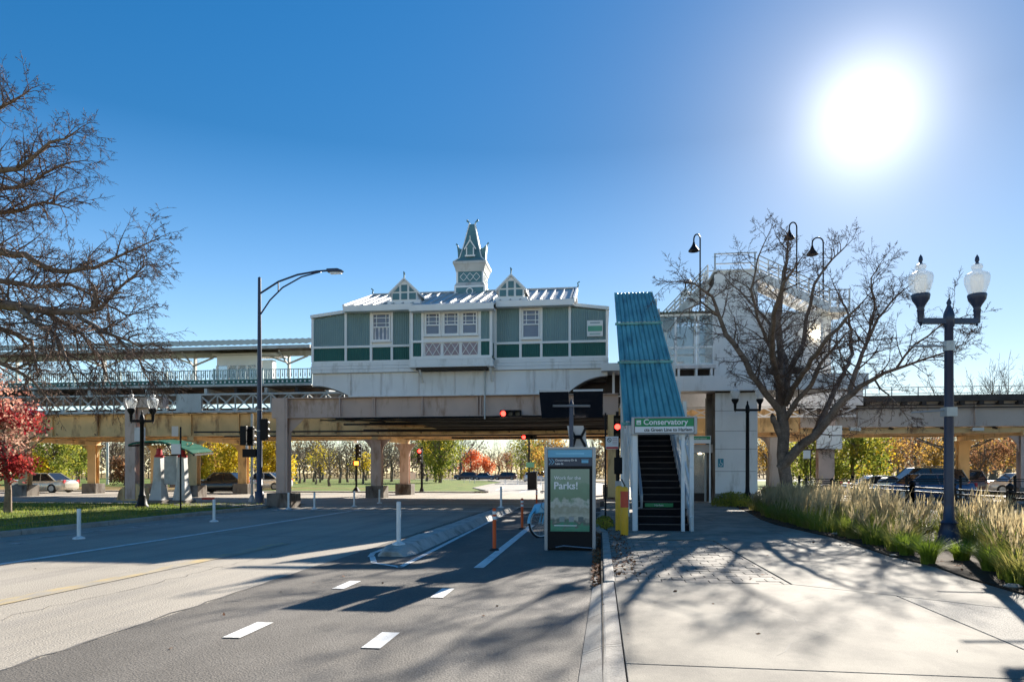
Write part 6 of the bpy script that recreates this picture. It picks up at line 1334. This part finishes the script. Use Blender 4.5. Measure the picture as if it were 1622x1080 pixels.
# red maple at the left edge
rm = empty('red_maple', (G(12,812,.1).x, G(12,812,.1).y, .1), 'small maple with crimson and salmon leaves at the left edge', 'tree'); rx_, ry_ = G(12,812,.1).x, G(12,812,.1).y
T = MB().tube([(rx_,ry_,.1),(rx_+.03,ry_,.9),(rx_-.1,ry_,1.9),(rx_-.2,ry_,3.6)], [.13,.1,.08,.03], 8)
for k in range(14): a = random.random()*6.28; zz = 1.2+random.random()*2.4; T.tube([(rx_-.1,ry_,zz),(rx_-.1+.7*math.cos(a),ry_+.7*math.sin(a),zz+.4),(rx_-.1+1.3*math.cos(a),ry_+1.3*math.sin(a),zz+.9)], [.04,.025,.01], 5)
T.build('trunk', 'bark', rm)
V, F = leaf_quads(crown_pts((rx_-.55,ry_,3.7),(1.75,1.7,1.9),1900,26,.3), .13); npmesh('crown', V, F, 'leaf_salmon', rm)
V, F = leaf_quads(crown_pts((rx_+.3,ry_,3.25),(1.2,1.3,.75),1100,12,.3), .12); npmesh('crown', V, F, 'leaf_red', rm)
V, F = leaf_quads(crown_pts((rx_-.2,ry_-.3,1.9),(1.3,1.4,.85),2200,16,.35), .12); npmesh('crown', V, F, 'leaf_red', rm)
def X(px, Y): return wx(px, Y)
# left background
leafy('yellow green tree behind the far left columns', X(85,75), 75, 6.2, (4.2,3,3.2), 'leaf_green', 3800, .3, name='leafy_tree')
leafy('olive tree left of the second column', X(125,82), 82, 6.6, (3,3,3.2), 'leaf_green', 3000, .3)
leafy('low yellow bush tree between the far left columns', X(48,72), 72, 4.5, (2.4,2,2.4), 'leaf_yellow', 1800, .28)
leafy('golden tree beyond the black sedan, left', X(330,80), 80, 6.8, (3.6,3,3.8), 'leaf_gold', 3600, .28); leafy('bright yellow tree behind the traffic light poles', X(362,74), 74, 6.6, (3.0,2.8,3.8), 'leaf_yellow', 4200, .27)
leafy('brown golden tree behind the map shelter', X(292,84), 84, 6.4, (3.4,3,3.6), 'leaf_gold', 3000, .28)
leafy('yellow tree showing between the shelter and the black sedan', X(318,70), 70, 4.6, (1.8,1.8,2.6), 'leaf_yellow', 1800, .26)
leafy('bright yellow tree just right of the pink column', X(438,62), 62, 5.7, (2.1,2,3.3), 'leaf_yellow', 5200, .23)
leafy('russet shrub tree beside the sunlit column', X(198,70), 70, 3.6, (1.6,1.6,1.9), 'leaf_brown', 1700, .24)
for k, (px, Y, h) in enumerate([(175,92,9),(190,100,10),(20,95,10),(215,110,11),(265,104,10),(60,110,11),(140,112,12),(395,105,10),(415,112,11),(330,118,13),(-30,90,10),(275,62,14)]): bare('bare grey tree in the left background, %s'%['beside the white trunk','behind the russet shrub','at the far left edge','right of the sunlit column','behind the golden trees','behind the olive trees','above the olive tree','between the traffic lights','left of the pink column','tall above the canopy','beyond the left edge','whose twigs top the canopy'][k], X(px,Y), Y, h, kind=k%3)
# park trees seen through the middle
for k, (px, Y, h) in enumerate([(474,88,6.6),(482,98,7.5),(522,70,6.6),(538,90,7.8),(551,100,8),(564,110,8.6),(497,102,8),(580,120,9),(470,120,9),(510,125,10),(604,90,8),(620,105,9),(500,80,5),(648,98,8.5),(676,110,10),(690,125,10)]):
    bare('bare park tree with a slim trunk, %s'%['leftmost on the lawn','second from the left on the lawn','nearest, on the bright grass','tall, right of the nearest','slim, behind the signal pole','right of the signal pole','between the first pair and the nearest','far, left of the nearest pillar','far back at the lawn edge','far back, centre of the lawn','between the two dark pillars','right between the pillars','small and young on the lawn','just right of the second pillar','behind the red signal post','beyond the green tree'][k], X(px,Y), Y, h, kind=k%3, m='twig_pale')
leafy('yellow leaved young tree right of the signal pole', X(575,84), 84, 4.6, (1.6,1.6,1.9), 'leaf_yellow', 700, .22); leafy('thin yellowing tree on the left of the lawn', X(507,96), 96, 6, (2.4,2.4,2.6), 'leaf_yellow', 900, .24)
leafy('large green and yellow tree right of the pillars', X(697,95), 95, 8.6, (3.9,3.5,4.3), 'leaf_green', 5200, .28, .25); leafy('bright yellow top of the tree beside the red signal', X(690,99), 99, 9.4, (3.6,3,3.2), 'leaf_yellow', 2600, .28)
leafy('vivid orange tree behind the far parked cars', X(746,148), 148, 6.6, (2.9,2.6,3.1), 'leaf_orange', 3000, .28); leafy('smaller orange tree right of the vivid one', X(772,152), 152, 5.4, (2.2,2,2.5), 'leaf_orange', 1600, .28)
leafy('russet tree behind the middle far cars', X(803,150), 150, 6.8, (2.6,2.5,3.0), 'leaf_brown', 900, .3); leafy('olive tree left of the kiosk top', X(843,120), 120, 9, (4.6,4,4.8), 'leaf_green', 2600, .3, .25); leafy('golden low bush beside the far white car', X(832,112), 112, 2.6, (1.6,1.5,1.4), 'leaf_yellow', 700, .22); leafy('olive gold tree behind the kiosk top', X(868,100), 100, 8, (3.6,3.5,4), 'leaf_gold', 2000, .3)
for k, (px, Y, h) in enumerate([(728,140,13),(735,150,12),(790,160,10),(810,170,11),(856,130,12),(700,150,13),(880,140,12),(775,175,10),(940,120,12),(825,150,9)]): bare('bare tree behind the far car park, %s'%['big leaning one left of the orange tree','second left of the orange tree','right of the orange trees','low at the far gap','above the white car','behind the green tree','behind the kiosk','tiny at the bend','right of the kiosk','left of the olive tree'][k], X(px,Y), Y, h, kind=(k+1)%3, m='twig_pale')
# right background
leafy('yellow green tree behind the blank panel column', X(1350,60), 60, 6.6, (3.2,3,3.8), 'leaf_green', 5200, .25, .2); leafy('green gold tree between the trunk and the pink column', X(1278,62), 62, 6.6, (2.4,2.4,3.6), 'leaf_green', 3200, .25)
leafy('yellowing tree right of the blank panel', X(1385,66), 66, 5, (2.4,2,2.8), 'leaf_yellow', 1500, .25)
for k, (px, Y, h, lm) in enumerate([(1410,78,6,'leaf_gold'),(1450,84,7,'leaf_brown'),(1480,76,5.4,'leaf_gold'),(1560,74,5.6,'leaf_brown'),(1590,84,6.6,'leaf_gold'),(1625,72,6.6,'leaf_brown'),(1545,90,6,'leaf_gold'),(1430,96,7.4,'leaf_brown'),(1215,80,6,'leaf_gold')]):
    leafy('russet and gold tree beyond the right viaduct, %s'%['just right of the yellowing tree','behind the blue hatchback roof','small, left of the lamp pole','right of the orange column','right of the small bare tree','at the right edge','far between the columns','far behind the blue car','beside the tower'][k], X(px,Y), Y, h, (2.6,2.4,h*.42), lm, 1300, .24)
for k, (px, Y, h, kd) in enumerate([(1500,64,12,3),(1553,58,5.2,1),(1570,110,19,0),(1600,100,17,1),(1240,90,10,2),(1222,75,8,1),(1420,90,10,0),(1395,110,12,1),(1640,70,8,2),(1520,90,9,0),(1575,120,20,2),(1470,100,10,1)]): bare('bare tree beyond the right viaduct, %s'%['massive spreading one behind the lamp pole','small dark one between the right columns','rising above the right railing','tall at the right edge above the railing','seen through the gap beside the tower','left through the tower gap','behind the yellow green tree','far, left of the blue car','beyond the right edge','right of the lamp pole','highest over the railing','far behind the cars'][k], X(px,Y), Y, h, kind=kd, m='twig')
# distant wood
P = []
for i in range(420):
    a = R(-62+124*i/420)-YAW*0; d = random.uniform(170,230); x, y = d*math.sin(a), d*math.cos(a)
    if -40*d/200 < x+.0 < -24*d/200 and random.random() < .85: continue
    P.append((x,y,random.uniform(7,13)))
B_ = MB(); C2 = MB(); PP = []
for x, y, h in P:
    B_.tube([(x,y,0),(x+random.uniform(-.6,.6),y,h)], [.13,.03], 4, False)
    PP.append(crown_pts((x,y,h*.5),(3.8,3.8,h*.52),260,12,.35,-.98))
V, F = leaf_quads(np.concatenate(PP[::2]), .6); o = npmesh('distant_wood', V, F, M('olive_brown_far_leaf', (.26, .2, .1), .9, var=.35, vs=.05, bump=0, trans=.4)); tag(o, 'far russet and grey wood along the horizon', 'wood', kind='stuff')
V, F = leaf_quads(np.concatenate(PP[1::2]), .6); o = npmesh('distant_wood_pale', V, F, M('grey_brown_haze_of_twigs', (.2,.16,.13), .9, var=.2, bump=0, trans=.3), o); o['kind'] = 'stuff'
o = B_.build('distant_trunks', 'twig', o.parent); o['kind'] = 'stuff'
# white trunk pole (left)
x = wx(170,78); o = MB().tube([(x,78,0),(x,78,5.3)], .16, 8).build('white_pole', 'whiteplastic'); tag(o, 'plain white pole standing on the far grass at left', 'pole')
# ================================================================ ORNAMENTAL GRASS
def bed_left(y): 
    ys = [p[1] for p in bedx][::-1]; xs = [p[0] for p in bedx][::-1]; return np.interp(y, ys, xs)
cl = []
y = 8.6
while y < 26.5:
    xl = float(bed_left(y))+.45; 
    x = xl
    while x < 7.3: cl.append((x+random.uniform(-.12,.12), y+random.uniform(-.15,.15))); x += .55
    y += .55
lx_, ly_ = l1_.location.x, l1_.location.y
cl = [c for c in cl if (Vector(c)-Vector((lx_, ly_))).length > .4 and not (abs(c[0]-lx_*c[1]/ly_) < .62 and c[1] < ly_)]
cl = [c for c in cl if random.random() > (.5 if c[0] > 6.3 and c[1] < 19 else .1)]; print('clumps', len(cl))
Vs, Fs, off = [], [], 0; PV, PF, poff = [], [], 0
def addm(A, B, V, F, off): A.append(V); B.append(F+off); return off+len(V)
for cx_, cy_ in cl:
    d = cy_; n = 190 if d < 16 else 120; edge = cx_ < float(bed_left(cy_))+.8
    hh = .56 if edge else .74
    a = RS.rand(n)*6.28; rr = RS.rand(n)**.5*.2; P = np.column_stack([cx_+rr*np.cos(a), cy_+rr*np.sin(a), np.full(n,.11)])
    V, F = blades(P, hh*(.55+.5*RS.rand(n)), np.full(n,.014), .3+.6*RS.rand(n), a+RS.normal(size=n)*.5, 3); off = addm(Vs, Fs, V, F, off)
    m = int((75 if d < 16 else 52)*random.uniform(.45,1.25)); hv = 1+.16*math.sin(cx_*2.1+cy_*.9)+.14*math.sin(cy_*2.3+1)+random.uniform(-.12,.1)
    if edge and random.random() < .6: m = 8
    a = RS.rand(m)*6.28; rr = RS.rand(m)**.5*.12; P = np.column_stack([cx_+rr*np.cos(a), cy_+rr*np.sin(a), np.full(m,.12)])
    H2 = (.56+.36*RS.rand(m))*(1. if not edge else .85)*(.88 if cy_ < 15 else 1.08)*hv; ln = .12+.28*RS.rand(m); az = np.where(RS.rand(m) < .7, .3+RS.normal(size=m)*.5, a)
    V, F = blades(P, H2, np.full(m,.006), ln, az, 3); poff = addm(PV, PF, V, F, poff)
    # feather heads along the upper third of each stem
    for s_ in range(5):
        ti = .62+.09*s_; c = P+np.stack([np.cos(az)*ln*H2*ti**2, np.sin(az)*ln*H2*ti**2, H2*ti*(1-.25*ln*ti)], 1)
        V, F = blades(c, .13+.05*RS.rand(m), np.full(m,.02), ln*1.2, az+RS.normal(size=m)*.5, 1); poff = addm(PV, PF, V, F, poff)
og = npmesh('ornamental_grass', np.concatenate(Vs), np.concatenate(Fs), 'blade'); tag(og, 'dense bed of feathery ornamental grass along the curved pavement edge', 'ornamental grass', kind='stuff')
pl_ = npmesh('plumes', np.concatenate(PV), np.concatenate(PF), 'plume', og); pl_['kind'] = 'stuff'; print('grass', off, poff)
# separate low green tufts on the bed edge
for k, (px, py) in enumerate([(1515,888),(1345,852),(1428,880),(1560,905),(1290,836),(1462,893),(1600,915)]):
    gpt = G(px,py,.12); n = 260; a = RS.rand(n)*6.28; rr = RS.rand(n)**.5*.1; P = np.column_stack([gpt.x+.12+rr*np.cos(a), gpt.y+.1+rr*np.sin(a), np.full(n,.11)])
    V, F = blades(P, (.2 if k == 0 else .33)+.2*RS.rand(n), np.full(n,.012), .3+.7*RS.rand(n), a+RS.normal(size=n)*.4, 3)
    o = npmesh('grass_tuft', V, F, M('fresh_blade', (.22,.3,.03), .6, var=.3, vs=3, bump=0, trans=.5) if k == 0 else bpy.data.materials['fresh_blade'])
    tag(o, ['bright green grass tuft at the foot of the big lamp pole','bright green tuft on the bed edge beyond the white scrap','green tuft on the bed edge left of the lamp pole','green tuft on the bed edge right of the lamp pole','farthest green tuft on the bed edge','green tuft midway on the bed edge just left of the lamp tuft','rightmost green tuft at the picture edge'][k], 'grass tuft', 'green grass tufts along the bed edge')
# a few stones and a vapour trail
for k, (px, py, s_) in enumerate([(1318,846,.12),(1590,930,.13),(1405,880,.07)]):
    gpt = G(px,py,.12); b = MB(); b.lathe([(0,-.3),(.8,-.1),(1,.2),(.6,.5),(0,.6)], n=7); o = b.build('pale_stone', 'kerb'); o.location = (gpt.x+.1,gpt.y,.13); o.scale = (s_,s_*.8,s_*.5); o.rotation_euler.z = k; tag(o, ['pale flat stone on the bed edge left of the middle grasses','pale stone at the right end of the bed edge','small pale stone beside the bed edge before the lamp'][k], 'stone')
